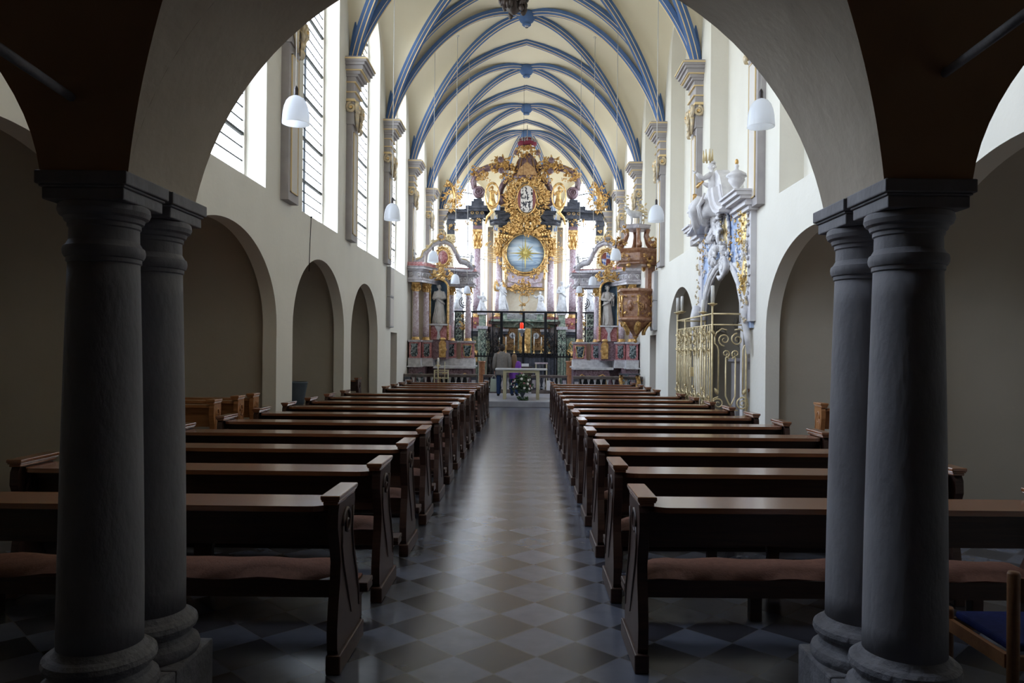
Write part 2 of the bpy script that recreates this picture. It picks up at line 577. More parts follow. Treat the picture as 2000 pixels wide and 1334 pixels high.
def openings(side):
    ops = []
    for i, (yc, h, zs, za) in enumerate(ARCH):
        ops.append((yc - h, yc + h, 0.0, oval_top(yc, h, zs, za), 'niche'))
    ops.append((DOOR[0], DOOR[1], 0.0, lambda y: DOOR[2], 'door'))
    for (a, b) in WIN:
        ops.append((a, b, SILL, oval_top((a + b) / 2, (b - a) / 2, WSPR, WTOP), 'window'))
    return ops


def wall_with_holes(mb, mapf, s0, s1, ztop, ops):
    """strips of wall between s0 and s1 around openings (a, b, z0, topf, kind)"""
    ss = {s0, s1}
    for a, b, z0, tf, k in ops:
        n = 28 if k != 'door' else 1
        for i in range(n + 1):
            q = (1 - math.cos(PI * i / n)) / 2
            ss.add(a + (b - a) * q)
    ss = sorted(x for x in ss if s0 - 1e-6 <= x <= s1 + 1e-6)
    for p, q in zip(ss, ss[1:]):
        if q - p < 1e-5: continue
        mid = (p + q) / 2
        here = sorted([o for o in ops if o[0] < mid < o[1]], key=lambda o: o[2])
        lo = (0.0, 0.0)
        for a, b, z0, tf, k in here:
            if z0 > 1e-6:
                mb.add([mapf(p, lo[0], 0), mapf(q, lo[1], 0), mapf(q, z0, 0), mapf(p, z0, 0)], [(0, 1, 2, 3)])
            lo = (tf(p), tf(q))
        mb.add([mapf(p, lo[0], 0), mapf(q, lo[1], 0), mapf(q, ztop, 0), mapf(p, ztop, 0)], [(0, 1, 2, 3)])
    return ss


def outline(a, b, z0, tf, n=28, ss=None):
    if ss:
        return [(a, z0)] + [(s, tf(s)) for s in sorted(set([a, b] + [s for s in ss if a < s < b]))] + [(b, z0)]
    pts = [(a, z0)]
    for i in range(n + 1):
        q = (1 - math.cos(PI * i / n)) / 2
        pts.append((a + (b - a) * q, tf(a + (b - a) * q)))
    pts.append((b, z0))
    return pts


def reveal(mb, mapf, pts, d0, d1, close=False, back=False, mi=None):
    n_ = len(pts)
    vs = [mapf(a, z, d0) for a, z in pts] + [mapf(a, z, d1) for a, z in pts]
    mb.add(vs, [(i, i + 1, n_ + i + 1, n_ + i) for i in range(n_ - 1)], n_ > 8, mi)
    if close:
        mb.add([vs[0], vs[n_ - 1], vs[2 * n_ - 1], vs[n_]], [(0, 1, 2, 3)], False, mi)
    if back:
        mb.add([mapf(a, z, d1) for a, z in pts], [tuple(range(len(pts)))], False, mi)


wn = [0]


def make_window(mapf, a, b, z0, tf, d, label_kind='tall', vx=2, hstep=.185):
    """leaded window in its reveal: frame, lead bars, one pane"""
    wn[0] += 1
    o = bpy.data.objects.new('window_%d' % wn[0], None)
    COL.objects.link(o)
    o['kind'] = 'structure'
    WL[o.name] = Vector((0, 0, 0))
    m = MB()
    pts = outline(a, b, z0, tf)
    m.add([mapf(x, z, d) for x, z in pts], [tuple(range(len(pts)))])
    S('pane', m, 'glass', o)
    f = MB()
    P3 = [Vector(mapf(x, z, d - .02)) for x, z in pts]
    f.tube(P3 + [P3[0]], .035, 4)
    S('window_frame', f, 'sill', o)
    l = MB()
    zt = tf((a + b) / 2)
    z = z0 + hstep
    i = 1
    while z < zt - .1:
        # half width of the opening at this height
        lo, hi = a, b
        if z > tf(a + 1e-3):
            x = a
            while tf(x) < z and x < (a + b) / 2: x += .02
            lo, hi = x, a + b - x
        thick = i % 4 == 0
        l.tube([mapf(lo, z, d - .015), mapf(hi, z, d - .015)], .03 if thick else .0115, 4)
        z += hstep
        i += 1
    for k in range(1, vx):
        x = a + (b - a) * k / vx
        l.tube([mapf(x, z0, d - .015), mapf(x, tf(x), d - .015)], .024 if k * 2 == vx else .0115, 4)
    S('lead_bars', l, 'lead', o)
    return o


# ---- side walls
for side, X, sg in (('left', XL, -1), ('right', XR, 1)):
    mp_ = (lambda X, sg: lambda s, z, d: (X + sg * d, s, z))(X, sg)
    ops = openings(side)
    mb = MB()
    ss_ = wall_with_holes(mb, mp_, BACK, 31.57, 11.6, ops)
    nb = 0
    for a, b, z0, tf, k in ops:
        pts = outline(a, b, z0, tf, 28, ss_)
        if k == 'window':
            glazed = side == 'left' or a > 23  # right choir windows are added, out of view, to bring fill light to the altar
            reveal(mb, mp_, pts, 0, .34, close=True, back=not glazed)
            if glazed:
                make_window(mp_, a + .03, b - .03, z0, tf, .33)
        elif k == 'door':
            reveal(mb, mp_, [(a, 0), (a, DOOR[2]), (b, DOOR[2]), (b, 0)], 0, .45)
        else:
            reveal(mb, mp_, pts, 0, .20)
    wobj = S('wall_' + side, mb, 'plaster')
    # aisle chapels behind the arches: part of the wall
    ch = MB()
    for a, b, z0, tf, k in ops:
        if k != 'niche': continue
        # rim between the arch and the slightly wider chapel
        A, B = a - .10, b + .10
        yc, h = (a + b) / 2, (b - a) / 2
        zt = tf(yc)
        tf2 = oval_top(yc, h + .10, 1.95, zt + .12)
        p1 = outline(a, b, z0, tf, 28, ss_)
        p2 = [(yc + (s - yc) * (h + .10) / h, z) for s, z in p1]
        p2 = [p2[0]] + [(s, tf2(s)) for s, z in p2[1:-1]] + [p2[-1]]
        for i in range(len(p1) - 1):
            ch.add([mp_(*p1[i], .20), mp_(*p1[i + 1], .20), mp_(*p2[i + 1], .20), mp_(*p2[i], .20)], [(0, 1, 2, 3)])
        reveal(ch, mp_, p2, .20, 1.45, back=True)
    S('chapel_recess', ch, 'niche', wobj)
    d = MB()
    d.bbox(X + sg * .30, X + sg * .36, DOOR[0], DOOR[1], 0, DOOR[2])
    for zz in (.55, 1.45):
        d.bbox(X + sg * .285, X + sg * .30, DOOR[0] + .15, DOOR[1] - .15, zz - .38, zz + .38)
    dd = S('door_%d' % (1 if side == 'left' else 2), d, 'doorwood')
    h = MB()
    h.tube([(X + sg * .30, DOOR[0] + .1, 1.0), (X + sg * .25, DOOR[0] + .1, 1.0), (X + sg * .25, DOOR[0] + .2, 1.0)], .012)
    S('door_handle', h, 'socket', dd)
    # window sill line
    s_ = MB()
    for a, b in WIN:
        s_.bbox(X + sg * .002, X + sg * .33, a, b, SILL - .03, SILL + .008)
    S('window_sill', s_, 'sill', wobj)

# ---- floor, platform
f = MB()
f.add([(-5.4, BACK, 0), (5.4, BACK, 0), (5.4, 38, 0), (-5.4, 38, 0)], [(0, 1, 2, 3)])
S('floor', f, 'floor')
f = MB()
f.bbox(XL - .05, XR + .05, 21.9, 38, 0, .17)
o = S('floor_platform', f, 'platform'); bevel(o, .012)


# ---- vault
def gp(s, c=.42):
    s = min(1, abs(s) * 1.0)
    Rr = 1 + c
    return math.sqrt(max(0, Rr * Rr - (s + c) ** 2)) / math.sqrt(Rr * Rr - c * c)


def Dg(t_): return SPR + (RID - .05 - SPR) * max(0, 1 - min(1, t_) ** 2) ** .78


def vault_z(u, v):
    au, av = abs(u), abs(v)
    if max(au, av) < 1e-6: return RID - .05
    if av >= au:
        d = Dg(av)
        rr = RID - .05 + .05 * av
        return d + (rr - d) * gp(au / av)
    d = Dg(au)
    rr = RID - .05 - (RID - .05 - FORM) * au ** 2
    return d + (rr - d) * gp(av / au, .3)


VHW = HW
mb = MB()
T = 20
for k in range(len(PIL) - 1):      # four curved cells per bay, meeting on the groins
    y0, y1 = PIL[k], PIL[k + 1]
    ym, hb = (y0 + y1) / 2, (y1 - y0) / 2
    for cell in range(4):
        vs, fs = [], []
        for a in range(T + 1):
            t_ = math.sin(PI / 2 * a / T)
            for b in range(T + 1):
                s_ = math.sin(PI / 2 * (2 * b / T - 1)) * .999999
                u, v = [(t_, s_ * t_), (-t_, s_ * t_), (s_ * t_, t_), (s_ * t_, -t_)][cell]
                z = vault_z(u, v)
                vs.append((AX + u * VHW, ym + v * hb, z))
        for a in range(T):
            for b in range(T):
                k_ = a * (T + 1) + b
                fs.append((k_, k_ + 1, k_ + T + 2, k_ + T + 1))
        mb.add(vs, fs, True)
# apse vault: triangles fanning from the boss
AC = Vector((AX, 33.04))
AV = [Vector((AX - HW, 31.57)), Vector((AX - HW, 34.5)), Vector((AX - 1.47, 36.6)), Vector((AX + 1.47, 36.6)),
      Vector((AX + HW, 34.5)), Vector((AX + HW, 31.57))]
for i in range(6):
    p, q = AV[i], AV[(i + 1) % 6]
    front = i == 5
    T = 12
    vs, fs = [], []
    for a in range(T + 1):
        t_ = math.sin(PI / 2 * a / T)
        for b in range(T + 1):
            s_ = b / T * 2 - 1
            pos = AC + ((p + q) / 2 + (q - p) / 2 * s_ - AC) * t_
            d = Dg(t_)
            rr = RID - .05 + .05 * t_ if front else RID - .05 - (RID - .05 - FORM) * t_ ** 2
            vs.append((pos.x, pos.y, d + (rr - d) * gp(s_, .42 if front else .3)))
    for a in range(T):
        for b in range(T):
            k_ = a * (T + 1) + b
            fs.append((k_, k_ + 1, k_ + T + 2, k_ + T + 1))
    mb.add(vs, fs, True)
ceil = S('ceiling', mb, 'vault')
# roof above so that no sky falls in
mb = MB()
mb.bbox(-6, 6, BACK - .1, 38, 11.6, 11.8)
S('ceiling_roof', mb, 'vault')

RP = [(-.135, -.06), (-.135, .05), (-.118, .062), (-.06, .125), (-.045, .148), (.045, .148), (.06, .125), (.118, .062), (.135, .05), (.135, -.06)]
RP = [(a * .76, b * .82) for a, b in RP]
RM = [0, 1, 0, 1, 0, 1, 0, 1, 0]


def rib(path, name='vault_rib', k=1.0):
    m = MB()
    n = len(path)
    rows = []
    pts = [Vector(p) for p in path]
    hd = (pts[-1] - pts[0]); hd.z = 0
    if hd.length < 1e-6: hd = Vector((1, 0, 0))
    hd.normalize()
    side = Vector((hd.y, -hd.x, 0))
    for i, p in enumerate(pts):
        tg = (pts[min(i + 1, n - 1)] - pts[max(i - 1, 0)]).normalized()
        nn = side.cross(tg)
        # the profile hangs to the inside
        rows.append((p, nn))
    # keep the inside direction continuous
    if sum(q[1].z for q in rows) > 0: rows = [(p, -q) for p, q in rows]
    vs = [tuple(p + side * a * k + nn * b * k) for p, nn in rows for a, b in RP]
    L = len(RP)
    for i in range(n - 1):
        for j in range(L - 1):
            m.add([vs[i * L + j], vs[(i + 1) * L + j], vs[(i + 1) * L + j + 1], vs[i * L + j + 1]], [(0, 1, 2, 3)], False, RM[j])
    return S(name, m, ['bluerib', 'goldline'], ceil)


NR = 34
US = [math.sin(PI / 2 * (i / NR)) for i in range(NR + 1)]
for k in range(3, len(PIL)):      # transverse ribs, each half on its own so the point stays sharp
    pts = []
    for s_ in (-1, 1):
        u_ = US if s_ > 0 else US
        half = [(AX + s_ * u * (VHW - .06), PIL[k], SPR + (RID - SPR) * gp(u) - .02) for u in u_]
        pts.append(half)
    rib(list(reversed(pts[0]))[:-1] + pts[1])
bosses = []
for k in range(3, len(PIL) - 1):
    y0, y1 = PIL[k], PIL[k + 1]
    ym = (y0 + y1) / 2
    for sx in (-1, 1):
        path = []
        for s_ in (-1, 1):
            half = [(AX + sx * s_ * u * (VHW - .06), ym + s_ * u * (y1 - y0) / 2, Dg(u) - .02) for u in US]
            path.append(half)
        rib(list(reversed(path[0]))[:-1] + path[1])
    bosses.append((AX, ym))
for v in AV:
    rib([(AC.x + (v.x - AC.x) * u * .985, AC.y + (v.y - AC.y) * u * .985, Dg(u) - .02) for u in US])
bosses.append((AC.x, AC.y))
for x, y in bosses:
    m = MB()
    m.lathe((x, y, RID - .42), [(0.03, 0), (.10, .0), (.13, .03), (.10, .06), (.16, .10), (.20, .14), (.24, .22), (.27, .30), (.22, .37)], 16)
    m.mi = 1
    m.lathe((x, y, RID - .44), [(0.0, 0), (.05, .005), (.06, .03)], 12)
    S('vault_boss', m, ['bluerib', 'silver'], ceil)
m = MB()   # black disc painting the dark of a little hole in the web
m.lathe((AX, PIL[7] - 1.0, RID - .04), [(.0, 0), (.045, 0), (.05, .04)], 10)
S('dark_hole_disc', m, 'black', ceil)

# ---- apse walls and windows
for i in range(5):
    p, q = AV[i], AV[i + 1]
    L = (q - p).length
    d = (q - p).normalized()
    nrm = Vector((-d.y, d.x))
    mid = (p + q) / 2
    if nrm.dot(mid - AC) < 0: nrm = -nrm
    mpf = (lambda p, d, nrm: lambda s, z, e: (p.x + d.x * s + nrm.x * e, p.y + d.y * s + nrm.y * e, z))(p, d, nrm)
    ops = []
    if i != 2:
        wa, wb = L * .14, L * .86
        ops = [(wa, wb, 3.0, oval_top((wa + wb) / 2, (wb - wa) / 2, 8.4, 9.55), 'window')]
    mb = MB()
    wall_with_holes(mb, mpf, 0, L, 11.6, ops)
    for a, b, z0, tf, k in ops:
        reveal(mb, mpf, outline(a, b, z0, tf), 0, .3, close=True)
        make_window(mpf, a + .02, b - .02, z0, tf, .29, vx=2, hstep=.75)
    S('wall_apse_' + 'abcde'[i], mb, 'vault')

# ---- pilasters with their capitals
tn = 0
for k in range(2, len(PIL)):
    for side, X, sg in (('left', XL, 1), ('right', XR, -1)):
        tn += 1
        y = PIL[k]
        o = bpy.data.objects.new('trim_%d' % tn, None)
        COL.objects.link(o)
        o['kind'] = 'structure'
        o.location = (X, y, 0)
        WL[o.name] = Vector((X, y, 0))
        b0 = SILL - .02
        m = MB()
        m.mi = 0
        pj = .12
        m.bbox(0, sg * pj, -.25, .25, b0, 6.1)
        m.mi = 1
        m.bbox(sg * pj, sg * (pj + .012), -.15, .15, b0 + .14, 5.95)
        m.mi = 2
        for ya, yb in ((-.165, -.15), (.15, .165)):
            m.bbox(sg * pj, sg * (pj + .02), ya, yb, b0 + .125, 5.965)
        m.bbox(sg * pj, sg * (pj + .02), -.165, .165, b0 + .125, b0 + .14)
        m.bbox(sg * pj, sg * (pj + .02), -.165, .165, 5.95, 5.965)
        obj('pilaster_shaft', m, ['stonegrey', 'panelgrey', 'goldline'], o)
        m = MB()        # moulded entablature block
        # (projection, half width, z0, z1, material)
        for pr, hw, z0, z1, mi in ((.15, .27, 6.1, 6.62, 0), (.17, .29, 6.55, 6.60, 1), (.16, .28, 6.60, 6.72, 0), (.20, .30, 6.72, 6.74, 1), (.15, .27, 6.74, 6.92, 0),
                                   (.19, .29, 6.92, 6.94, 1), (.18, .28, 6.94, 7.03, 0), (.23, .31, 7.03, 7.08, 0), (.28, .33, 7.08, 7.14, 0), (.32, .36, 7.14, 7.16, 1),
                                   (.34, .37, 7.16, 7.24, 0), (.38, .40, 7.24, 7.30, 0), (.42, .42, 7.30, 7.345, 0), (.44, .43, 7.345, 7.37, 1), (.40, .41, 7.37, 7.40, 0)):
            m.mi = mi
            m.bbox(0, sg * pr, -hw, hw, z0, z1)
        obj('entablature_block', m, ['stonegrey', 'goldline'], o)
        m = MB()        # volutes and drop: cream with gilt eyes
        fr = Matrix.Rotation(PI / 2 * sg, 4, 'Z')
        for s_ in (-1, 1):
            m.X = fr
            m.mi = 0
            m.scroll((s_ * .21, -.21, 6.42), .115, 1.6, .034, PI / 2, -s_)
            m.tube([(s_ * .20, -.20, 6.33), (s_ * .15, -.19, 6.17), (s_ * .06, -.18, 6.02)], [.05, .035, .02], 6)
            m.mi = 1
            m.ell((s_ * .21, -.235, 6.42), .038)
            m.X = fr @ Matrix.Translation((s_ * .29, -.10, 6.42)) @ Matrix.Rotation(s_ * PI / 2, 4, 'Z')
            m.mi = 0
            m.scroll((0, 0, 0), .10, 1.5, .03, PI / 2, -s_)
            m.mi = 1
            m.ell((0, -.02, 0), .035)
        m.X = fr
        m.mi = 0
        for z in (6.46, 6.30, 6.16, 6.03):
            m.leaf((0, -.20, z + .08), .18, .06, -PI / 2, .03, .02)
        m.X = Matrix.Identity(4)
        obj('volute_ornament', m, ['goldcream', 'gold'], o)

# ---- the gallery we stand under: arcade, vaults, closing walls
CXL, CXR = -1.652, 1.492          # column centres left and right
QL = .165
ABZ = 2.253                       # top of the abacus
AL, AR = CXL + QL, CXR - QL       # inner edges
AC_ = (AL + AR) / 2
Z0, RR = 1.956, math.hypot((AR - AL) / 2, ABZ - 1.956)


def f_main(x):
    return Z0 + math.sqrt(max(0, RR * RR - (x - AC_) ** 2))


def f_side(x, a, b):
    h, c = (b - a) / 2, (a + b) / 2
    return ABZ + math.sqrt(max(0, h * h - (x - c) ** 2)) * .93


LA, LB = XL, CXL - QL
RA, RB = CXR + QL, XR
GC = FRONT0 - (AR - AL) / 2       # centre of the square bay
GB = GC - (AR - AL) / 2


def g_y(y):
    return Z0 + math.sqrt(max(0, RR * RR - (y - GC) ** 2)) if GB - 1e-6 <= y <= FRONT0 + 1e-6 else ABZ


# arcade wall (front and back faces + soffits)
mb = MB()
segs = [(AL, AR, f_main), (LA, LB, lambda x: f_side(x, LA, LB)), (RA, RB, lambda x: f_side(x, RA, RB))]
for y, col in ((FRONT0, 0), (FRONT1, 0)):
    mpf = (lambda y: lambda s, z, e: (s, y + e, z))(y)
    xs = set()
    for a, b, fn in segs:
        for i in range(41):
            xs.add(a + (b - a) * (1 - math.cos(PI * i / 40)) / 2)
    xs = sorted(xs)
    for p, q in zip(xs, xs[1:]):
        m_ = (p + q) / 2
        fn = next((s for s in segs if s[0] < m_ < s[1]), None)
        if q - p < 1e-6: continue
        zp, zq = (fn[2](p), fn[2](q)) if fn else (ABZ, ABZ)
        mb.add([mpf(p, zp, 0), mpf(q, zq, 0), mpf(q, 4.6, 0), mpf(p, 4.6, 0)], [(0, 1, 2, 3)], False, 0)
for a, b, fn in segs:
    xs = [a + (b - a) * (1 - math.cos(PI * i / 48)) / 2 for i in range(49)]
    vs = [(x, yy, fn(x)) for x in xs for yy in (FRONT0, FRONT1)]
    mb.add(vs, [(2 * i, 2 * i + 1, 2 * i + 3, 2 * i + 2) for i in range(48)], True, 0)
for a, b in ((LB, AL), (AR, RA)):
    mb.add([(a, FRONT0, ABZ), (b, FRONT0, ABZ), (b, FRONT1, ABZ), (a, FRONT1, ABZ)], [(0, 1, 2, 3)])
mb.add([(XL, FRONT0, 4.6), (XR, FRONT0, 4.6), (XR, FRONT1, 4.6), (XL, FRONT1, 4.6)], [(0, 1, 2, 3)])
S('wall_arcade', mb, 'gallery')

# groin vaults over the gallery bays: grids whose lines meet on the groins
def g_inv(z):
    """distance from the bay centre at which the cross barrel has height z"""
    return math.sqrt(max(0, RR * RR - (max(ABZ, z) - Z0) ** 2))


def heightfield(x0, x1, fx, nx=40):
    mb = MB()
    xs = [x0 + (x1 - x0) * (1 - math.cos(PI * i / nx)) / 2 for i in range(nx + 1)]
    hs = [g_inv(fx(x)) for x in xs[:nx // 2 + 1]]
    hs[0] = GH
    extra = [hs[-1] * (1 - i / 8) for i in range(1, 9)] if hs[-1] > .02 else []
    up = hs + extra
    if not extra: up[-1] = 0
    ys = [GC - h for h in up] + [GC + h for h in reversed(up[:-1])]
    n, h_ = len(ys), nx // 2
    V = [[(x, y, max(fx(x), g_y(y)) if 0 < j < n - 1 else max(fx(x), ABZ)) for j, y in enumerate(ys)] for x in xs]
    for i in range(nx):
        for j in range(n - 1):
            q = [V[i][j], V[i + 1][j], V[i + 1][j + 1], V[i][j + 1]]
            xm, ym = (xs[i] + xs[i + 1]) / 2, (ys[j] + ys[j + 1]) / 2
            ii, jj = min(i, nx - 1 - i), min(j, n - 2 - j)
            if ii == jj:
                lo_x, lo_y = i < h_, j < (n - 1) / 2
                if lo_x == lo_y:
                    t1, t2 = [q[0], q[1], q[2]], [q[0], q[2], q[3]]
                else:
                    t1, t2 = [q[0], q[1], q[3]], [q[1], q[2], q[3]]
                for t_ in (t1, t2):
                    cx = sum(p[0] for p in t_) / 3; cy = sum(p[1] for p in t_) / 3
                    # the triangle nearer the y-end of the bay belongs to the main barrel
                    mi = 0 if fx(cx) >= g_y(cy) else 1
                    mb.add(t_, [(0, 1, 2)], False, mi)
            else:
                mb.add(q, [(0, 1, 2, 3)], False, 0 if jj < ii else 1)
    return mb


GH = (AR - AL) / 2
mb = heightfield(AL, AR, f_main, 56)
for a, b, fn in ((LA, LB, segs[1][2]), (RA, RB, segs[2][2])):
    m2 = heightfield(a, b, fn, 40)
    n0 = len(mb.v)
    mb.v += m2.v; mb.f += [[i + n0 for i in f_] for f_ in m2.f]; mb.m += m2.m; mb.sm += m2.sm
for a, b in ((LB, AL), (AR, RA)):
    for i in range(40):
        y0_, y1_ = GC - GH * math.cos(PI * i / 40), GC - GH * math.cos(PI * (i + 1) / 40)
        mb.add([(a, y0_, g_y(y0_)), (b, y0_, g_y(y0_)), (b, y1_, g_y(y1_)), (a, y1_, g_y(y1_))], [(0, 1, 2, 3)], True, 1)
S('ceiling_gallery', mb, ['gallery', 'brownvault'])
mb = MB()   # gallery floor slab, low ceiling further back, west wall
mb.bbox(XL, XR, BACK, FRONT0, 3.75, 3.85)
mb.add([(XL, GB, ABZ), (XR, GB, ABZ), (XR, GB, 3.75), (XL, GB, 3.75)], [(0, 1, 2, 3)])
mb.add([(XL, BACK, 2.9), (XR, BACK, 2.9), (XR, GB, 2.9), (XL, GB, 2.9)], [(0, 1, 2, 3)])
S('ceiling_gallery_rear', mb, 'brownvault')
mb = MB()
mb.add([(-6, BACK, 0), (6, BACK, 0), (6, BACK, 11.7), (-6, BACK, 11.7)], [(0, 1, 2, 3)])
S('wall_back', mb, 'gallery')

# ---- light portals in the window openings guide the daylight
def portal(c, rot, sx, sy):
    l = bpy.data.lights.new('window_portal', 'AREA')
    l.shape = 'RECTANGLE'; l.size = sx; l.size_y = sy
    l.cycles.is_portal = True
    o = bpy.data.objects.new('window_portal', l)
    COL.objects.link(o)
    o.location = c
    o.rotation_euler = rot
    return o


for a, b in WIN:
    portal((XL - .36, (a + b) / 2, (SILL + WTOP) / 2), (0, -PI / 2, 0), WTOP - SILL, b - a)
    if a > 23: portal((XR + .36, (a + b) / 2, (SILL + WTOP) / 2), (0, PI / 2, 0), WTOP - SILL, b - a)  # portals of the added right choir windows
for i in (0, 1, 3, 4):
    p, q = AV[i], AV[i + 1]
    mid = (p + q) / 2
    d = (AC - mid)
    nrm = Vector((-(q - p).y, (q - p).x)).normalized()
    if nrm.dot(AC - mid) < 0: nrm = -nrm
    c = mid - nrm * .32
    q_ = Vector((nrm.x, nrm.y, 0)).to_track_quat('-Z', 'Y')
    o = portal((c.x, c.y, 6.3), (0, 0, 0), (AV[i + 1] - AV[i]).length * .72, 6.6)
    o.rotation_mode = 'QUATERNION'
    o.rotation_quaternion = q_
# ================================================================== COLUMNS OF THE GALLERY
def stone_column(x, y, top, label, plinth_h=.26):
    t_ = thing('stone_column', (x, y, 0), label, 'column', 'coupled stone columns carrying the gallery arches')
    m = MB()
    m.bbox(-.215, .215, -.185, .185, 0, plinth_h)
    o = obj('plinth', m, 'baseblk', t_); bevel(o, .012)
    m = MB()
    p = plinth_h
    m.lathe((0, 0, p), [(.0, 0), (.205, 0), (.212, .015), (.214, .03), (.208, .05), (.19, .062), (.183, .07), (.178, .09), (.183, .107), (.198, .114),
                        (.204, .13), (.200, .15), (.186, .162), (.170, .166), (.160, .175), (.1535, .19)], 40)
    smooth_by_angle(obj('base_moulding', m, 'baseblk', t_), .45)
    m = MB()
    z0, z1 = p + .19, 1.93
    prof = []
    for i in range(15):
        q = i / 14
        r = .1535 - .0275 * q ** 1.5
        prof.append((r, z0 + (z1 - z0) * q))
    m.lathe((0, 0, 0), prof, 44)
    obj('shaft', m, 'colstone', t_)
    m = MB()
    m.lathe((0, 0, 0), [(.126, 1.925), (.132, 1.93), (.132, 1.945), (.138, 1.948), (.144, 1.96), (.1455, 1.974), (.142, 1.988), (.134, 1.994),
                        (.124, 2.012), (.123, 2.06), (.129, 2.065), (.129, 2.08), (.138, 2.085), (.143, 2.10), (.156, 2.108), (.163, 2.125), (.160, 2.145), (.150, 2.155)], 40)
    smooth_by_angle(obj('necking', m, 'colstone', t_), .45)
    m = MB()
    q = QL
    m.bbox(-q + .012, q - .012, -q + .012, q - .012, 2.15, 2.195)
    m.bbox(-q + .004, q - .004, -q + .004, q - .004, 2.195, 2.205)
    m.bbox(-q - .006, q + .006, -q - .006, q + .006, 2.205, ABZ + .002)
    o = obj('abacus', m, 'colstone', t_); bevel(o, .006)
    return t_


CY0, CY1 = FRONT0 + QL - .02, FRONT0 + QL - .02 + .375
stone_column(CXL, CY0, ABZ, 'thick dark stone column at far left, nearest the viewer of the left pair')
stone_column(CXL, CY1, ABZ, 'dark stone column standing behind the nearest one in the left pair')
stone_column(CXR, CY0, ABZ, 'thick grey stone column at right, nearest the viewer of the right pair')
stone_column(CXR, CY1, ABZ, 'bluish grey stone column standing behind the nearest one in the right pair')
# tie bars under the gallery vault: part of the building
for i, (a_, b_) in enumerate(((P(150, 197, 2.83), P(-70, 48, 1.9)), (P(1825, 158, 2.83), P(2070, -22, 1.9)))):
    m = MB()
    m.tube([a_, b_], .016, 8)
    S('trim_%d' % (90 + i), m, 'colstone')


# ================================================================== PEWS
def end_panel_outline():
    # (y, z) of the aisle end: straight back, swelling front
    return [(.02, .09), (.50, .09), (.505, .16), (.49, .26), (.455, .38), (.40, .48), (.345, .58), (.325, .66), (.34, .74), (.36, .80), (.355, .835),
            (.02, .835), (.0, .80), (-.005, .72), (.035, .62), (.06, .54), (.05, .44), (.02, .34), (.0, .22), (.005, .12)]


def rounded_board(mb, x0, x1, y0, y1, z0, z1, r=.09, mi=0):
    """board whose rear corners (towards the viewer, y0) are rounded"""
    pts = [(x0, y1)]
    for i in range(7):
        a = PI + PI / 2 * i / 6
        pts.append((x0 + r + r * math.cos(a), y0 + r + r * math.sin(a)))
    for i in range(7):
        a = 3 * PI / 2 + PI / 2 * i / 6
        pts.append((x1 - r + r * math.cos(a), y0 + r + r * math.sin(a)))
    pts.append((x1, y1))
    mb.mi = mi
    mb.prism(pts, z0, z1, 'z')
    mb.mi = 0


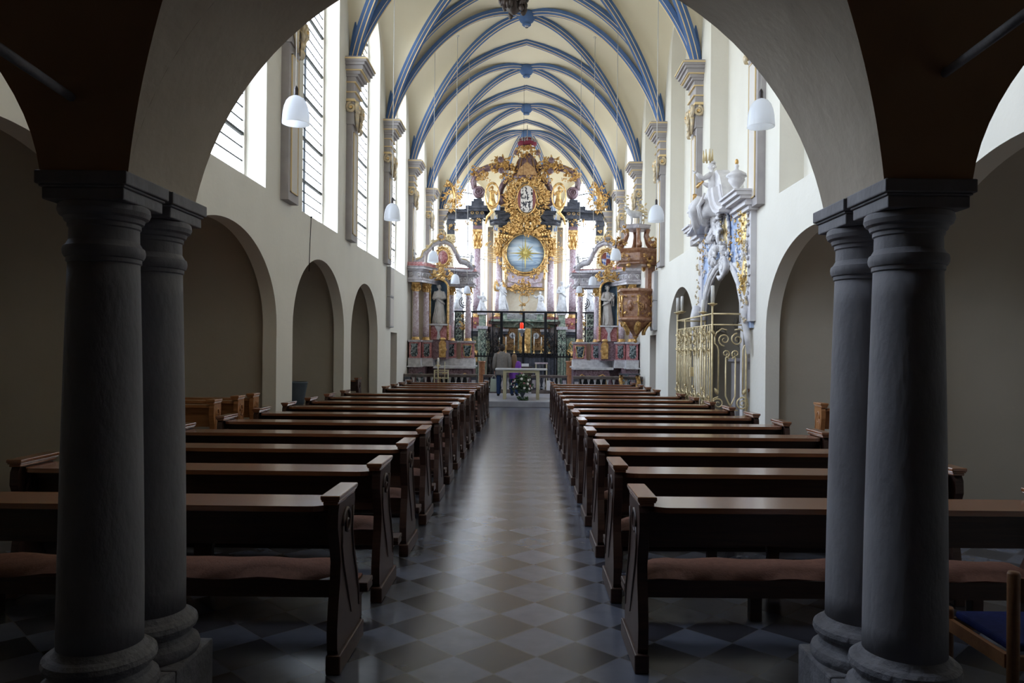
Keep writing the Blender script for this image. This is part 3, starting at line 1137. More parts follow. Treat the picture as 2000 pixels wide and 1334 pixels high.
def make_pew(L, label, cat='pew', group=None, kneeler=True, light=False, wavy=0, cushion=True):
    wd, tp = ('woodlight', 'woodlight') if light else ('wood', 'woodtop')
    t_ = thing('church_pew', (0, 0, 0), label, cat, group)
    h = L / 2
    for sx in (-1, 1):
        m = MB()
        xo, xi = sx * h, sx * (h - .052)
        m.prism(end_panel_outline(), min(xo, xi), max(xo, xi), 'x')
        o = obj('end_panel', m, wd, t_); bevel(o, .007)
        c = MB()        # carved scroll in low relief on both faces
        for face in (xo + sx * .001, xi - sx * .001):
            c.X = Matrix.Translation((face, .17, .715)) @ Matrix.Rotation(PI / 2, 4, 'Z')
            c.scroll((0.0, 0, 0), .085, 1.3, .010, PI, -1, 18)
            c.tube([(-.085, 0, 0), (-.10, 0, -.10), (-.06, 0, -.2), (.0, 0, -.3), (.06, 0, -.40), (.12, 0, -.5)], [.010, .009, .008, .008, .007, .004], 6)
            c.tube([(.14, 0, .06), (.12, 0, -.06), (.16, 0, -.2), (.22, 0, -.3), (.28, 0, -.42), (.30, 0, -.52)], [.008] * 5 + [.004], 6)
        obj('carving', c, wd, o)
        m = MB()
        m.bbox(sx * h - .055 if sx > 0 else -h - .018, h + .018 if sx > 0 else -h + .055 + .0, -.012, .53, 0, .095)
        m.v = [(x, y, z) for x, y, z in m.v]
        o2 = obj('foot_block', m, wd, t_); bevel(o2, .008)
        m = MB()
        a, b = (h - .085, h + .012) if sx > 0 else (-h - .012, -h + .085)
        m.bbox(a + .012, b - .012, -.012, .365, .835, .852)
        m.bbox(a + .004, b - .004, -.018, .372, .852, .862)
        m.bbox(a, b, -.022, .376, .862, .884)
        o3 = obj('cap_rail', m, tp if light else 'woodtop', t_); bevel(o3, .005)
    m = MB()
    rounded_board(m, -h + .052, h - .052, .0, .30, .80, .828, .10)
    o = obj('shelf', m, tp, t_); bevel(o, .006)
    m = MB()
    m.bbox(-h + .05, h - .05, .16, .185, .60, .80)
    m.bbox(-h + .05, h - .05, .12, .16, .745, .80)
    obj('backrest', m, wd, t_)
    m = MB()
    m.bbox(-h + .05, h - .05, .14, .50, .40, .425)
    m.bbox(-h + .05, h - .05, .46, .48, .31, .40)
    m.bbox(-h + .05, h - .05, .14, .165, .335, .40)
    o = obj('seat', m, wd, t_)
    m = MB()
    for x in (0,) if L < 2.0 else (-.02, ):
        m.prism([(x - .03, 0), (x + .03, 0), (x + .045, .12), (x + .035, .25), (x + .06, .40), (x - .06, .40), (x - .035, .25), (x - .045, .12)], .22, .27, 'y')
    obj('support_leg', m, wd, t_)
    if cushion:
        m = MB()
        NX, NY = 30, 6
        x0, x1 = -h + .07, h - .07
        vs = []
        for i in range(NX + 1):
            for j in range(NY + 1):
                u, v = i / NX, j / NY
                edge = min(u * 14, (1 - u) * 14, 1) ** .5 * min(v * 4, (1 - v) * 4, 1) ** .5
                z = .428 + .042 * edge + wavy * .012 * math.sin(u * 19 + 1) * math.sin(v * 3 + u * 5) + .004 * math.sin(u * 40)
                y = .15 + v * .34 - (wavy * .012 * (math.sin(u * 9) + 1) if j == 0 else 0)
                vs.append((x0 + (x1 - x0) * u, y, z))
        k = len(vs)
        vs += [(x, y, .427) for x, y, z in vs]
        fs = []
        for i in range(NX):
            for j in range(NY):
                a = i * (NY + 1) + j
                fs.append((a, a + NY + 1, a + NY + 2, a + 1))
        for i in range(NX):
            a, b = i * (NY + 1), (i + 1) * (NY + 1)
            fs.append((a, b, b + k, a + k)); fs.append((a + NY, a + NY + k, b + NY + k, b + NY))
        for j in range(NY):
            fs.append((j, j + k, j + 1 + k, j + 1)); e_ = NX * (NY + 1); fs.append((e_ + j, e_ + j + 1, e_ + j + 1 + k, e_ + j + k))
        m.add(vs, fs, True)
        obj('cushion', m, 'cushion', t_)
    if kneeler:
        m = MB()
        m.bbox(-h + .02, h + .0, -.36, -.20, .205, .235)
        m.bbox(-h + .02, h + .0, -.35, -.21, .175, .205)
        for x in (-h + .12, -.3, h - .09):
            m.bbox(x - .035, x + .035, -.32, -.25, 0, .18)
        m.bbox(-h + .06, h - .06, -.26, .0, .12, .15)
        m.mi = 1
        m.bbox(-h + .06, h - .06, -.35, -.21, .235, .25)
        o = obj('kneeler', m, ['wood', 'cushion'], t_); bevel(o, .006)
    return t_


ORD = ['nearest', 'second', 'third', 'fourth', 'fifth', 'sixth', 'seventh', 'eighth', 'ninth', 'tenth', 'eleventh', 'twelfth', 'thirteenth', 'fourteenth']


def place_block(side, xa, xb, rows, grp, first_no, protos):
    L = xb - xa
    lab = lambda i: ('dark oak pew in the %s block, ' % side) + ('nearest the viewer, with brown cushion' if i == 0 else '%s row counted from the viewer' % ORD[i])
    proto = None
    for j, yr in enumerate(rows):
        i = first_no + j
        if i == 0:
            p = make_pew(L, lab(i), group=grp, kneeler=False, wavy=1 if side == 'left' else .4)
        elif proto is None:
            p = proto = make_pew(L, lab(i), group=grp, wavy=.3)
        else:
            p = copy_tree(proto)
            p['label'] = lab(i)
        p.location = ((xa + xb) / 2, yr - .36, 0)
        p.rotation_euler = (0, 0, -.004 if side == 'left' else .003)


rl = [4.12 + 1.083 * i for i in range(10)]
rr = [4.17 + 1.07 * i for i in range(10)]
place_block('left', -3.27, -.915, rl, 'pews left of the aisle', 0, None)
place_block('left', -2.86, -.905, [15.6, 16.6, 17.6, 18.75], 'short front pews left of the aisle', 10, None)
place_block('right', .575, 2.81, rr, 'pews right of the aisle', 0, None)
place_block('right', .60, 2.62, [15.2, 16.3, 17.35, 18.5], 'short front pews right of the aisle', 10, None)

# benches in the chapels
cb = make_pew(1.15, 'light oak bench end in left chapel, partly hidden by the left column pair', 'bench', 'benches in the left chapel', kneeler=False, light=True, cushion=False)
cb.scale = (1.1, .58, 1.14)
cb.location = (-4.24, 7.85, 0)
for y, x, lb in ((8.84, -4.24, 'light oak bench in left chapel, second from the viewer'), (9.58, -4.24, 'light oak bench in left chapel, third from the viewer'),
                 (10.12, -4.24, 'light oak bench in left chapel, farthest, against its end wall')):
    c = copy_tree(cb); c.location = (x, y, 0); c['label'] = lb
b2 = make_pew(1.1, 'dark bench end seen through the third arch on the left', 'bench', None, kneeler=False, cushion=False)
b2.location = (-4.35, 17.3, 0); b2.scale = (1, 1, 1.1)
b3 = make_pew(1.0, 'honey oak bench against the wall in the right chapel', 'bench', 'benches in the right chapel', kneeler=False, light=True, cushion=False)
b3.location = (4.11, 9.3, 0); b3.scale = (1, .62, 1.14)
c = copy_tree(b3); c.location = (4.10, 8.45, 0); c['label'] = 'honey oak bench in the right chapel half hidden by the right columns'

# ================================================================== CHAIR at lower right
t_ = thing('wooden_chair', (2.14, 3.2, 0), 'wooden chair with navy blue seat at the lower right corner', 'chair')
for (x, y, h_) in ((-.235, .22, .475), (.235, .22, .475), (-.225, -.22, .76), (.225, -.22, .76)):
    m = MB()
    m.tube([(x, y, 0), (x, y, h_ - .01), (x, y, h_)], [.022, .024, .020], 12, up=(1, 0, 0))
    obj('leg', m, 'chairwood', t_)
for x in (-.235, .235):
    m = MB()
    m.bbox(x - .011, x + .011, -.20, .20, .375, .43)
    o = obj('side_rail', m, 'chairwood', t_)
m = MB(); m.bbox(-.22, .22, .208, .23, .375, .43); m.bbox(-.22, .22, -.23, -.208, .375, .43)
obj('cross_rail', m, 'chairwood', t_)
m = MB(); m.bbox(-.218, .218, -.19, .20, .432, .468)
o = obj('seat', m, 'bluefabric', t_, label='navy blue seat pad'); bevel(o, .014, 3)
m = MB()
m.tube([(-.21, -.225, .69), (-.1, -.25, .69), (0, -.257, .69), (.1, -.25, .69), (.21, -.225, .69)], .05, 8, flat=.22)
obj('backrest', m, 'chairwood', t_)


# ================================================================== PENDANT LAMPS
def xv(x): return (x - AX) / VHW


def vz(x, y):
    for k in range(len(PIL) - 1):
        if PIL[k] <= y <= PIL[k + 1]:
            return vault_z(xv(x), (y - (PIL[k] + PIL[k + 1]) / 2) / ((PIL[k + 1] - PIL[k]) / 2))
    return 10.0


def make_lamp(x, y, zb, d, label):
    t_ = thing('pendant_lamp', (x, y, zb), label, 'lamp', 'white glass pendant lamps hanging over the pews')
    r = d / 2
    k = d / .32
    m = MB()
    prof = [(r * 1.0, 0), (r * 1.0, .012 * k), (r * .985, .06 * k), (r * .95, .13 * k), (r * .87, .20 * k), (r * .72, .265 * k), (r * .52, .305 * k), (r * .28, .328 * k), (r * .16, .335 * k)]
    inner = [(a * .95, b - .006 * k) for a, b in reversed(prof[1:])] + [(r * .96, 0.0)]
    m.lathe((0, 0, 0), prof + inner + [prof[0]], 32, caps=False)
    obj('lamp_shade', m, 'lampglass', t_)
    m = MB()
    m.lathe((0, 0, .325 * k), [(r * .18, 0), (r * .19, .01 * k), (r * .15, .025 * k), (r * .155, .09 * k), (r * .11, .11 * k), (.008, .125 * k)], 14)
    obj('socket', m, 'socket', t_)
    m = MB()
    m.ell((0, 0, .17 * k), .035 * k)
    obj('bulb', m, 'lampglass', t_)
    m = MB()
    m.tube([(0, 0, .44 * k), (0, 0, vz(x, y) - zb + .02)], .0055 if y < 12 else .0085, 5)
    obj('cord', m, 'cord', t_)
    m = MB()
    m.lathe((0, 0, vz(x, y) - zb - .03), [(.02, 0), (.05, .02), (.05, .04)], 10)
    obj('ceiling_rose', m, 'cord', t_)


LP = [(578, 242, 9.2, .325), (766, 430, 15.4, .325), (845.5, 512.5, 20.5, .30), (889, 554, 22.0, .262), (912, 573, 23.0, .218)]
RP_ = [(1486, 248, 9.2, .325), (1281.5, 433, 15.4, .325), (1202.5, 508, 19.6, .285), (1157.5, 557, 22.0, .245), (1131, 572, 23.0, .20)]
for i, ((px, py, Y, d), sd) in enumerate([(q, 'left') for q in LP] + [(q, 'right') for q in RP_]):
    p = P(px, py, Y)
    n_ = ['largest and nearest', 'second nearest', 'third nearest', 'fourth nearest', 'smallest and farthest'][i % 5]
    make_lamp(p.x, Y, p.z, d, 'white bell shaped glass lamp on long cord, %s in the %s row' % (n_, sd))

# dark carved object hanging from the vault, cut by the top edge
y = 15.45
p = P(1003, 30, y)
t_ = thing('hanging_wreath', (p.x, y, p.z), 'dark carved wreath hanging from the vault at the top edge', 'ornament')
m = MB()
rr_ = random.Random(3)
for k in range(46):
    a = rr_.uniform(0, 2 * PI); z = rr_.uniform(.05, .55)
    q = .17 + .08 * math.sin(z / .6 * PI)
    m.ell((q * math.cos(a), q * math.sin(a), z), (.06, .05, .08), 7, 5, Matrix.Rotation(a, 3, 'Z') @ Matrix.Rotation(rr_.uniform(-.8, .8), 3, 'Y'))
m.lathe((0, 0, 0), [(.0, 0), (.06, .03), (.13, .1), (.19, .2), (.2, .4), (.14, .55), (.04, .62), (.02, .66)], 14, fold=.08, folds=6)
obj('foliage', m, 'darkbronze', t_)
m = MB()
m.tube([(0, 0, .64), (0, 0, RID - p.z)], .012, 6)
obj('chain', m, 'black', t_)

# ================================================================== THINGS ON THE SIDE WALLS
for X, sg, sd in ((XL, 1, 'left'), (XR, -1, 'right')):
    t_ = thing('loudspeaker_column', (X + sg * .05, 20.02 if sd == 'left' else 20.5, 2.2), 'tall narrow grey loudspeaker box fixed to the %s wall beyond the arches' % sd, 'loudspeaker')
    for k in range(2):
        m = MB()
        m.bbox(-.05, .05, -.28, .28, k * .79 + .004, (k + 1) * .79 - .004)
        o = obj('box', m, 'speaker', t_); bevel(o, .01)
        m = MB()
        m.bbox(sg * .05, sg * .056, -.24, .24, k * .79 + .04, (k + 1) * .79 - .04)
        obj('grille', m, 'panelgrey', o)
m = MB()
pts = [P(604, 424, 12.75), P(600, 470, 12.7), P(597, 530, 12.65)]
m.tube([(XL + .012, q.y, q.z) for q in pts], .006, 5)
m.ell((XL + .015, pts[0].y, pts[0].z), .018)
obj('cable', m, 'black', None, world=True, label='thin dark cable running down the left wall above the arches', cat='cable')

# stone or zinc basin and dark banner in the second left arch
t_ = thing('holy_water_basin', (-4.02, 13.25, 0), 'tapered dark blue grey basin standing in the second left arch', 'basin')
m = MB()
m.lathe((0, 0, 0), [(.0, .62), (.15, .62), (.17, .66), (.185, .76), (.205, .88), (.23, 1.02), (.235, 1.035), (.225, 1.04), (.205, 1.03), (.18, .9), (.15, .74), (0, .72)], 20)
obj('bowl', m, 'basin', t_)
m = MB()
m.lathe((0, 0, 0), [(.19, 0), (.19, .05), (.12, .10), (.08, .2), (.075, .45), (.11, .56), (.15, .62)], 18)
obj('pedestal', m, 'stonegrey', t_)
t_ = thing('hanging_banner', (-3.98, 12.6, 1.98), 'narrow dark blue banner hanging inside the second left arch', 'banner')
m = MB()
m.prism([(-.28, .98), (-.20, .98), (.05, .55), (.16, .12), (.15, .0), (.04, .02), (-.10, .42)], -.02, .02, 'x')
m.v = [(x + .02 * math.sin(z * 20), y, z) for x, y, z in m.v]
obj('cloth', m, 'banner', t_)
m = MB()
m.tube([(0, -.33, 1.02), (0, .18, .10)], .012, 6)
m.tube([(0, -.33, 1.02), (-.35, -.33, 1.04)], .012, 6)
obj('pole', m, 'darkbronze', t_)
# ================================================================== ORNAMENT AND FIGURE BUILDERS
def rocaille(mb, c, w, h, n=18, seed=1, th=.02, mi=None, depth=.05, hole=None):
    """a field of C-scrolls, leaves and buds about c = (x, y, z), facing -y"""
    r = random.Random(seed)
    if mi is not None: mb.mi = mi
    for k in range(n):
        for _ in range(20):
            a, q = r.uniform(0, 2 * PI), math.sqrt(r.random())
            x, z = w / 2 * q * math.cos(a), h / 2 * q * math.sin(a)
            if hole is None or (x / hole[0]) ** 2 + (z / hole[1]) ** 2 > 1: break
        y = c[1] - r.uniform(0, depth)
        s = min(min(w, h) * r.uniform(.10, .22), r.uniform(.11, .18))
        kind = r.random()
        if kind < .38:
            mb.scroll((c[0] + x, y, c[2] + z), s, r.uniform(.8, 1.4), th * r.uniform(.7, 1.2), r.uniform(0, 2 * PI), r.choice((-1, 1)), 11)
        elif kind < .85:
            for j in range(3):
                an = a + r.uniform(-.7, .7) + (j - 1) * .5
                mb.leaf((c[0] + x, y, c[2] + z), s * r.uniform(.9, 1.7), s * .28, an, th, th * 1.5)
        else:
            mb.ell((c[0] + x, y, c[2] + z), th * r.uniform(1.2, 2), 7, 5)


def leafring(mb, c, rx, rz, n=20, L=.12, wd=.03, th=.02, seed=1, out=True):
    r = random.Random(seed)
    for k in range(n):
        a = 2 * PI * k / n
        x, z = rx * math.cos(a), rz * math.sin(a)
        for d in (-.6, 0, .6):
            mb.leaf((c[0] + x, c[1] - r.uniform(0, .03), c[2] + z), L * r.uniform(.7, 1.25), wd, a + d + (0 if out else PI), th, th)


def capital(mb, c, r, h, n=8):
    """composite capital with two rows of leaves and corner scrolls; c at the bottom"""
    mb.lathe(c, [(r * 1.0, 0), (r * 1.08, .03 * h), (r * 1.0, .07 * h), (r * .98, .35 * h), (r * 1.12, .75 * h), (r * 1.35, .88 * h)], 14)
    for row, (z0, L, o) in enumerate(((.06, .40, 0), (.36, .40, .5))):
        for k in range(n):
            a = 2 * PI * (k + o) / n
            X0 = mb.X
            mb.X = X0 @ Matrix.Translation((c[0], c[1], c[2] + z0 * h)) @ Matrix.Rotation(a + PI / 2, 4, 'Z') @ Matrix.Translation((0, -r * 1.05, 0))
            mb.leaf((0, 0, 0), L * h, r * .36, PI / 2, .02, r * .35)
            mb.X = X0
    for k in range(4):
        a = PI / 4 + PI / 2 * k
        mb.ell((c[0] + r * 1.5 * math.cos(a), c[1] + r * 1.5 * math.sin(a), c[2] + .80 * h), (r * .32, r * .32, r * .34), 8, 6)
    mb.box((c[0], c[1], c[2] + .94 * h), (r * 2.75, r * 2.75, h * .12))


def figure(mb, c, h, face=0.0, lean=0.0, armsL=None, armsR=None, robe=1.0, seed=1, wings=None, kneel=False, mi=0, headmi=None, naked=False, halo=False):
    """a carved figure of height h standing at c, facing -y turned by face; wings: material index"""
    X0 = mb.X
    k = h / 1.72
    mb.X = X0 @ Matrix.Translation(c) @ Matrix.Rotation(face, 4, 'Z') @ Matrix.Rotation(lean, 4, 'X') @ Matrix.Scale(k, 4)
    mb.mi = mi
    r = random.Random(seed)
    n = 26
    ph = [r.uniform(0, 6.3) for _ in range(4)]
    zb = .0
    if naked:
        for s in (-1, 1):
            mb.tube([(s * .08, 0, .92), (s * .12, -.05 - .12 * (s > 0), .52), (s * .10, .02, .08), (s * .10, -.10, .03)], [.10, .065, .042, .035], 8)
        rings = [(.84, .15, .11, 0), (.98, .155, .11, 0), (1.1, .125, .095, 0), (1.28, .16, .11, 0), (1.40, .17, .09, 0), (1.46, .08, .07, 0)]
    elif kneel:
        rings = [(.0, .30, .42, .30), (.15, .30, .40, .30), (.35, .26, .34, .25), (.55, .22, .24, .2), (.72, .18, .16, .12), (.86, .17, .13, .06), (.98, .16, .12, 0), (1.08, .19, .12, 0), (1.16, .15, .10, 0), (1.2, .07, .07, 0)]
    else:
        rings = [(.0, .29 * robe, .21 * robe, .22), (.12, .27 * robe, .20 * robe, .22), (.4, .225 * robe, .175, .2), (.7, .20 * robe, .16, .15), (.92, .18, .14, .10), (1.02, .165, .12, .06),
                 (1.2, .185, .125, .04), (1.35, .20, .12, .03), (1.43, .17, .10, 0), (1.48, .075, .07, 0)]
    vs, fs = [], []
    for z, a, b, f in rings:
        for i in range(n):
            th = 2 * PI * i / n
            q = 1 + f * .85 * (math.cos(7 * th + ph[0] + z * 2.2) * .6 + math.cos(11 * th + ph[1] - z * 3) * .4)
            vs.append((a * q * math.cos(th) + (.03 * math.sin(z * 3 + ph[2]) if z < 1.2 else 0), b * q * math.sin(th) + (.14 * (1 - z / 1.2) if kneel else 0), z))
    for j in range(len(rings) - 1):
        for i in range(n):
            fs.append((j * n + i, j * n + (i + 1) % n, (j + 1) * n + (i + 1) % n, (j + 1) * n + i))
    fs.append(tuple(range(n - 1, -1, -1))); fs.append(tuple((len(rings) - 1) * n + i for i in range(n)))
    mb.add(vs, fs, True)
    top = rings[-1][0]
    # neck and head
    if headmi is not None: mb.mi = headmi
    mb.tube([(0, 0, top - .04), (0, -.015, top + .07)], [.055, .05], 8)
    hz = top + .155
    mb.ell((0, -.02, hz), (.075, .095, .115), 12, 9)
    mb.ell((0, -.118, hz - .005), (.014, .02, .028), 6, 5)
    for s in (-1, 1):
        mb.ell((s * .075, -.01, hz), (.012, .02, .028), 6, 5)
        mb.ell((s * .032, -.098, hz + .018), (.016, .012, .010), 6, 5)
    mb.ell((0, -.105, hz - .05), (.025, .012, .009), 6, 5)
    for q in range(14):      # curls of hair
        a = r.uniform(.1, PI - .1)
        mb.ell((.085 * math.cos(a + 0) * r.uniform(.6, 1.05), .02 + .07 * math.sin(a) * r.uniform(.3, 1), hz + r.uniform(-.03, .11)), .036, 6, 5)
    mb.mi = mi
    sh = rings[-2][0] - .04 if not kneel else 1.10
    for s, arm in ((-1, armsL or [(.28, .0, -.28), (.12, -.20, -.30)]), (1, armsR or [(.28, .0, -.28), (.12, -.20, -.30)])):
        el = Vector((s * arm[0][0], arm[0][1], sh + arm[0][2]))
        ha = Vector((s * arm[1][0], arm[1][1], sh + arm[1][2]))
        S0 = Vector((s * .165, 0, sh))
        sl = 1.35 if not naked else 1.0
        mb.tube([S0 - Vector((s * .05, 0, 0)), S0, (S0 + el) / 2, el, (el + ha) / 2, ha], [.05 * sl, .062 * sl, .058 * sl, .05 * sl, .05 * sl, .034], 9)
        d = (ha - el).normalized()
        mb.ell(tuple(ha + d * .04), (.033, .033, .042), 8, 6)
        for f_ in range(4):
            o = Vector(((f_ - 1.5) * .015, 0, 0))
            mb.tube([ha + d * .06 + o, ha + d * .10 + o, ha + d * .125 + o + Vector((0, -.012, -.012))], [.009, .008, .006], 5)
        mb.tube([ha + d * .02 + Vector((-s * .03, 0, .01)), ha + d * .06 + Vector((-s * .045, -.01, .02))], [.011, .008], 5)
    if not naked and not kneel:
        for s in (-1, 1):
            mb.ell((s * .09, -.17 * robe, .03), (.045, .10, .035), 8, 5)
        for q in range(9):
            a = r.uniform(PI * 1.02, PI * 1.98) if q < 6 else r.uniform(0, PI)
            R0, R1 = .20 * robe, .285 * robe
            mb.tube([(.17 * math.cos(a), .13 * math.sin(a), .98), ((R0 + .02) * math.cos(a + .1), (R0 - .02) * math.sin(a + .1) * .8, .6), (R1 * math.cos(a - .05), R1 * math.sin(a - .05) * .75, .25), (R1 * 1.04 * math.cos(a + .06), R1 * math.sin(a + .06) * .75, .02)], [.012, .024, .03, .034], 6)
        # mantle fold across the body
        mb.tube([(-.20, -.02, 1.38), (-.12, -.13, 1.15), (.06, -.17, .98), (.2, -.10, .9), (.22, .06, .86)], [.03, .05, .055, .05, .03], 7)
    if wings is not None:
        mb.mi = wings
        for s in (-1, 1):
            for j in range(8):
                a = PI / 2 - s * (.25 + j * .17)
                mb.leaf((s * .08, .14, sh - .02 - j * .02), .62 - j * .035, .06, a, .018, -.03)
    mb.mi = mi
    mb.X = X0


def moulding(mb, x0, x1, y0, y1, zs):
    """stack of boxes: (projection, z0, z1, mi)"""
    for p, z0, z1, mi in zs:
        mb.mi = mi
        mb.bbox(x0 - p, x1 + p, y0 - p, y1, z0, z1)


def vase(mb, c, h, r):
    mb.lathe(c, [(r * .55, 0), (r * .6, .05 * h), (r * .25, .14 * h), (r * .2, .22 * h), (r * .55, .34 * h), (r * .85, .48 * h), (r * .8, .56 * h), (r * 1.05, .60 * h),
                 (r * 1.0, .66 * h), (r * .55, .75 * h), (r * .2, .80 * h), (r * .16, .86 * h), (r * .24, .92 * h), (r * .1, .98 * h), (0, h)], 18, fold=.05, folds=9)


def baluster(mb, c, h, r):
    mb.lathe(c, [(r * .8, 0), (r * .8, .08 * h), (r * .45, .12 * h), (r * .7, .22 * h), (r * 1.0, .36 * h), (r * .8, .52 * h), (r * .42, .70 * h), (r * .38, .78 * h), (r * .6, .84 * h), (r * .6, .88 * h), (r * .8, .92 * h), (r * .8, h)], 10)
# ================================================================== THE TWO SIDE ALTARS
def side_altar(side):
    L = side == 'left'
    fx = (lambda x: x) if L else (lambda x: 2 * AX - x)
    mir = Matrix.Identity(4) if L else Matrix.Translation((2 * AX, 0, 0)) @ Matrix.Scale(-1, 4, (1, 0, 0))

    def B():
        m = MB(); m.X = mir.copy(); return m
    root = thing('side_altar', (fx(-2.6), 24.6, .17), 'pink and grey marble side altar with gilded capitals standing %s of the choir' % side, 'altar', None)
    ob = lambda n, m, mats, p=root, label=None: obj(n, m, mats, p, world=True, label=label)
    plan = [(-3.60, 23.22), (-3.20, 23.22), (-2.95, 23.85), (-2.60, 24.62), (-1.72, 24.78), (-1.70, 25.35), (-3.60, 25.35)]
    # entablature
    m = B()
    prof = [(-.06, 3.69), (.02, 3.69), (.02, 3.76), (.05, 3.77), (.05, 3.81), (-.01, 3.82), (-.01, 4.02), (.04, 4.03), (.07, 4.07), (.12, 4.09), (.12, 4.13), (.16, 4.17), (-.2, 4.17)]
    m.sweep(plan, prof, closed=True)
    ob('entablature', m, 'margrey')
    m = B()
    m.sweep(plan, [(.02, 4.17), (.10, 4.17), (.10, 4.19), (.05, 4.23), (.04, 4.30), (-.2, 4.30)], closed=True)
    ob('red_moulding', m, 'marred')
    r_ = random.Random(5)      # carved frieze
    for (a, b) in zip(plan[:4], plan[1:5]):
        m = B()
        a, b = Vector(a), Vector(b)
        n = max(2, int((b - a).length / .16))
        for k in range(n):
            p = a + (b - a) * (k + .5) / n
            d = (b - a).normalized()
            X0 = m.X
            m.X = X0 @ Matrix.Translation((p.x, p.y, 3.92)) @ Matrix.Rotation(math.atan2(d.y, d.x), 4, 'Z')
            m.scroll((0, -.015, 0), .07, 1.2, .012, r_.uniform(0, 6), 1 if k % 2 else -1, 10)
            m.leaf((0, -.02, 0), .07, .02, r_.uniform(0, 6), .01, .01)
            m.X = X0
        ob('frieze_carving', m, 'stuccogrey')
    # columns
    for i, (x, y) in enumerate(((-3.39, 23.43), (-3.12, 23.80), (-2.44, 24.86), (-1.90, 25.0))):
        m = B()
        m.mi = 0
        m.lathe((x, y, 2.02), [(.098, 0), (.098, .3), (.093, .8), (.083, 1.43)], 20)
        c_ = ob('column', m, 'marpink')
        m = B(); capital(m, (x, y, 3.42), .085, .28, 6)
        ob('capital', m, 'gold', c_)
        m = B()
        m.lathe((x, y, 1.93), [(.13, 0), (.135, .015), (.125, .035), (.108, .045), (.115, .06), (.12, .07), (.11, .085), (.099, .095)], 18)
        ob('column_base', m, 'gold', c_)
    # pedestals with inlaid panels
    for i, (x0, x1, y0) in enumerate(((-3.56, -3.24, 23.25), (-3.22, -2.93, 23.65), (-2.60, -2.26, 24.66), (-2.10, -1.70, 24.76))):
        m = B()
        m.bbox(x0, x1, y0, 25.3, 1.38, 1.86)
        p_ = ob('pedestal', m, 'marred')
        m = B()
        moulding(m, x0, x1, y0, 25.3, [(.02, 1.86, 1.88, 0), (.045, 1.88, 1.93, 0), (.03, 1.34, 1.38, 0)])
        ob('pedestal_cornice', m, 'margrey', p_)
        m = B()
        xm, w_ = (x0 + x1) / 2, (x1 - x0) / 2 - .05
        m.prism([(xm - w_, 1.82), (xm + w_, 1.82), (xm + w_ * .85, 1.70), (xm + w_, 1.50), (xm + w_ * .6, 1.42), (xm - w_ * .6, 1.42), (xm - w_, 1.50), (xm - w_ * .85, 1.70)], y0 - .012, y0 + .01, 'y')
        ob('inlay_panel', m, 'margreen', p_)
        if i == 3:
            m = B()
            q = [(xm - w_ * 1.0, 1.80), (xm + w_ * 1.0, 1.80), (xm + w_ * .8, 1.62), (xm + w_ * .6, 1.42), (xm - w_ * .6, 1.42), (xm - w_ * .8, 1.62)]
            m.tube([(a, y0 - .02, b) for a, b in q], .015, 6, closed=True)
            ob('gilt_frame', m, 'gold', p_)
    # base storeys
    m = B()
    m.bbox(-3.60, -2.50, 24.95, 25.35, 1.15, 3.7)
    m.bbox(-3.60, -3.1, 24.0, 25.0, 1.15, 3.7)
    m.bbox(-2.5, -1.72, 25.0, 25.35, 1.3, 1.9)
    ob('back_wall', m, 'creamstone')
    m = B()
    moulding(m, -3.58, -1.66, 24.45, 25.3, [(.0, 1.12, 1.34, 0), (.06, 1.10, 1.14, 0)])
    moulding(m, -3.58, -3.2, 23.2, 24.6, [(.0, 1.12, 1.34, 0), (.05, 1.10, 1.14, 0)])
    m.bbox(-3.2, -2.9, 23.6, 24.6, 1.12, 1.34)
    ob('white_plinth', m, 'marwhite')
    m = B()
    m.bbox(-3.58, -1.66, 24.2, 25.3, .17, 1.12)
    m.bbox(-3.58, -3.1, 23.3, 24.3, .17, 1.12)
    d_ = ob('dado', m, 'marpurple')
    m = B()
    m.prism([(-3.33, .3), (-3.33, .78), (-3.27, .92), (-3.2, .95), (-3.13, .92), (-3.11, .78), (-3.11, .3)], 23.28, 23.32, 'y')
    ob('arched_panel', m, 'margreen', d_)
    # mensa with wavy gilt edge
    m = B()
    m.bbox(-2.86, -1.62, 23.6, 24.7, 1.06, 1.13)
    m.mi = 1
    m.prism([(-2.78, .17), (-2.82, .6), (-2.72, 1.06), (-1.74, 1.06), (-1.66, .6), (-1.70, .17)], 23.68, 24.6, 'y')
    me_ = ob('altar_table', m, ['marwhite', 'marpurple'])
    m = B()
    m.prism([(-2.62, .5), (-2.64, .84), (-2.52, .90), (-2.38, .84), (-2.24, .86), (-2.12, .86), (-1.98, .84), (-1.88, .90), (-1.80, .82), (-1.82, .5)], 23.65, 23.685, 'y')
    ob('black_cavity_sheet', m, 'black', me_)  # black sheet on the solid front, painting the shade of an opening
    m = B()
    m.tube([(x, 23.64, z) for x, z in ((-2.64, .55), (-2.65, .84), (-2.53, .91), (-2.38, .85), (-2.24, .84), (-2.12, .86), (-1.98, .85), (-1.88, .91), (-1.79, .83), (-1.81, .55))], .02, 6)
    ob('gilt_edge', m, 'gold', me_)
    # niche: slate blue shell, gilt frame
    nx, nw, zb, zs = -2.745, .265, 2.45, 3.55
    m = B()
    pts = [(nx - nw, zb)] + [(nx + nw * math.cos(PI - PI * i / 14), zs + .28 * math.sin(PI * i / 14)) for i in range(15)] + [(nx + nw, zb)]
    for (a, za), (b, zb2) in zip(pts, pts[1:]):
        m.add([(a, 24.00, za), (b, 24.00, zb2), (nx + (b - nx) * .8, 24.26, zb2 - .02), (nx + (a - nx) * .8, 24.26, za - .02)], [(0, 1, 2, 3)], True)
    m.add([(nx + (a - nx) * .8, 24.26, z - .02) for a, z in pts], [tuple(range(len(pts)))])
    ob('niche_shell', m, 'nicheblue')
    m = B()
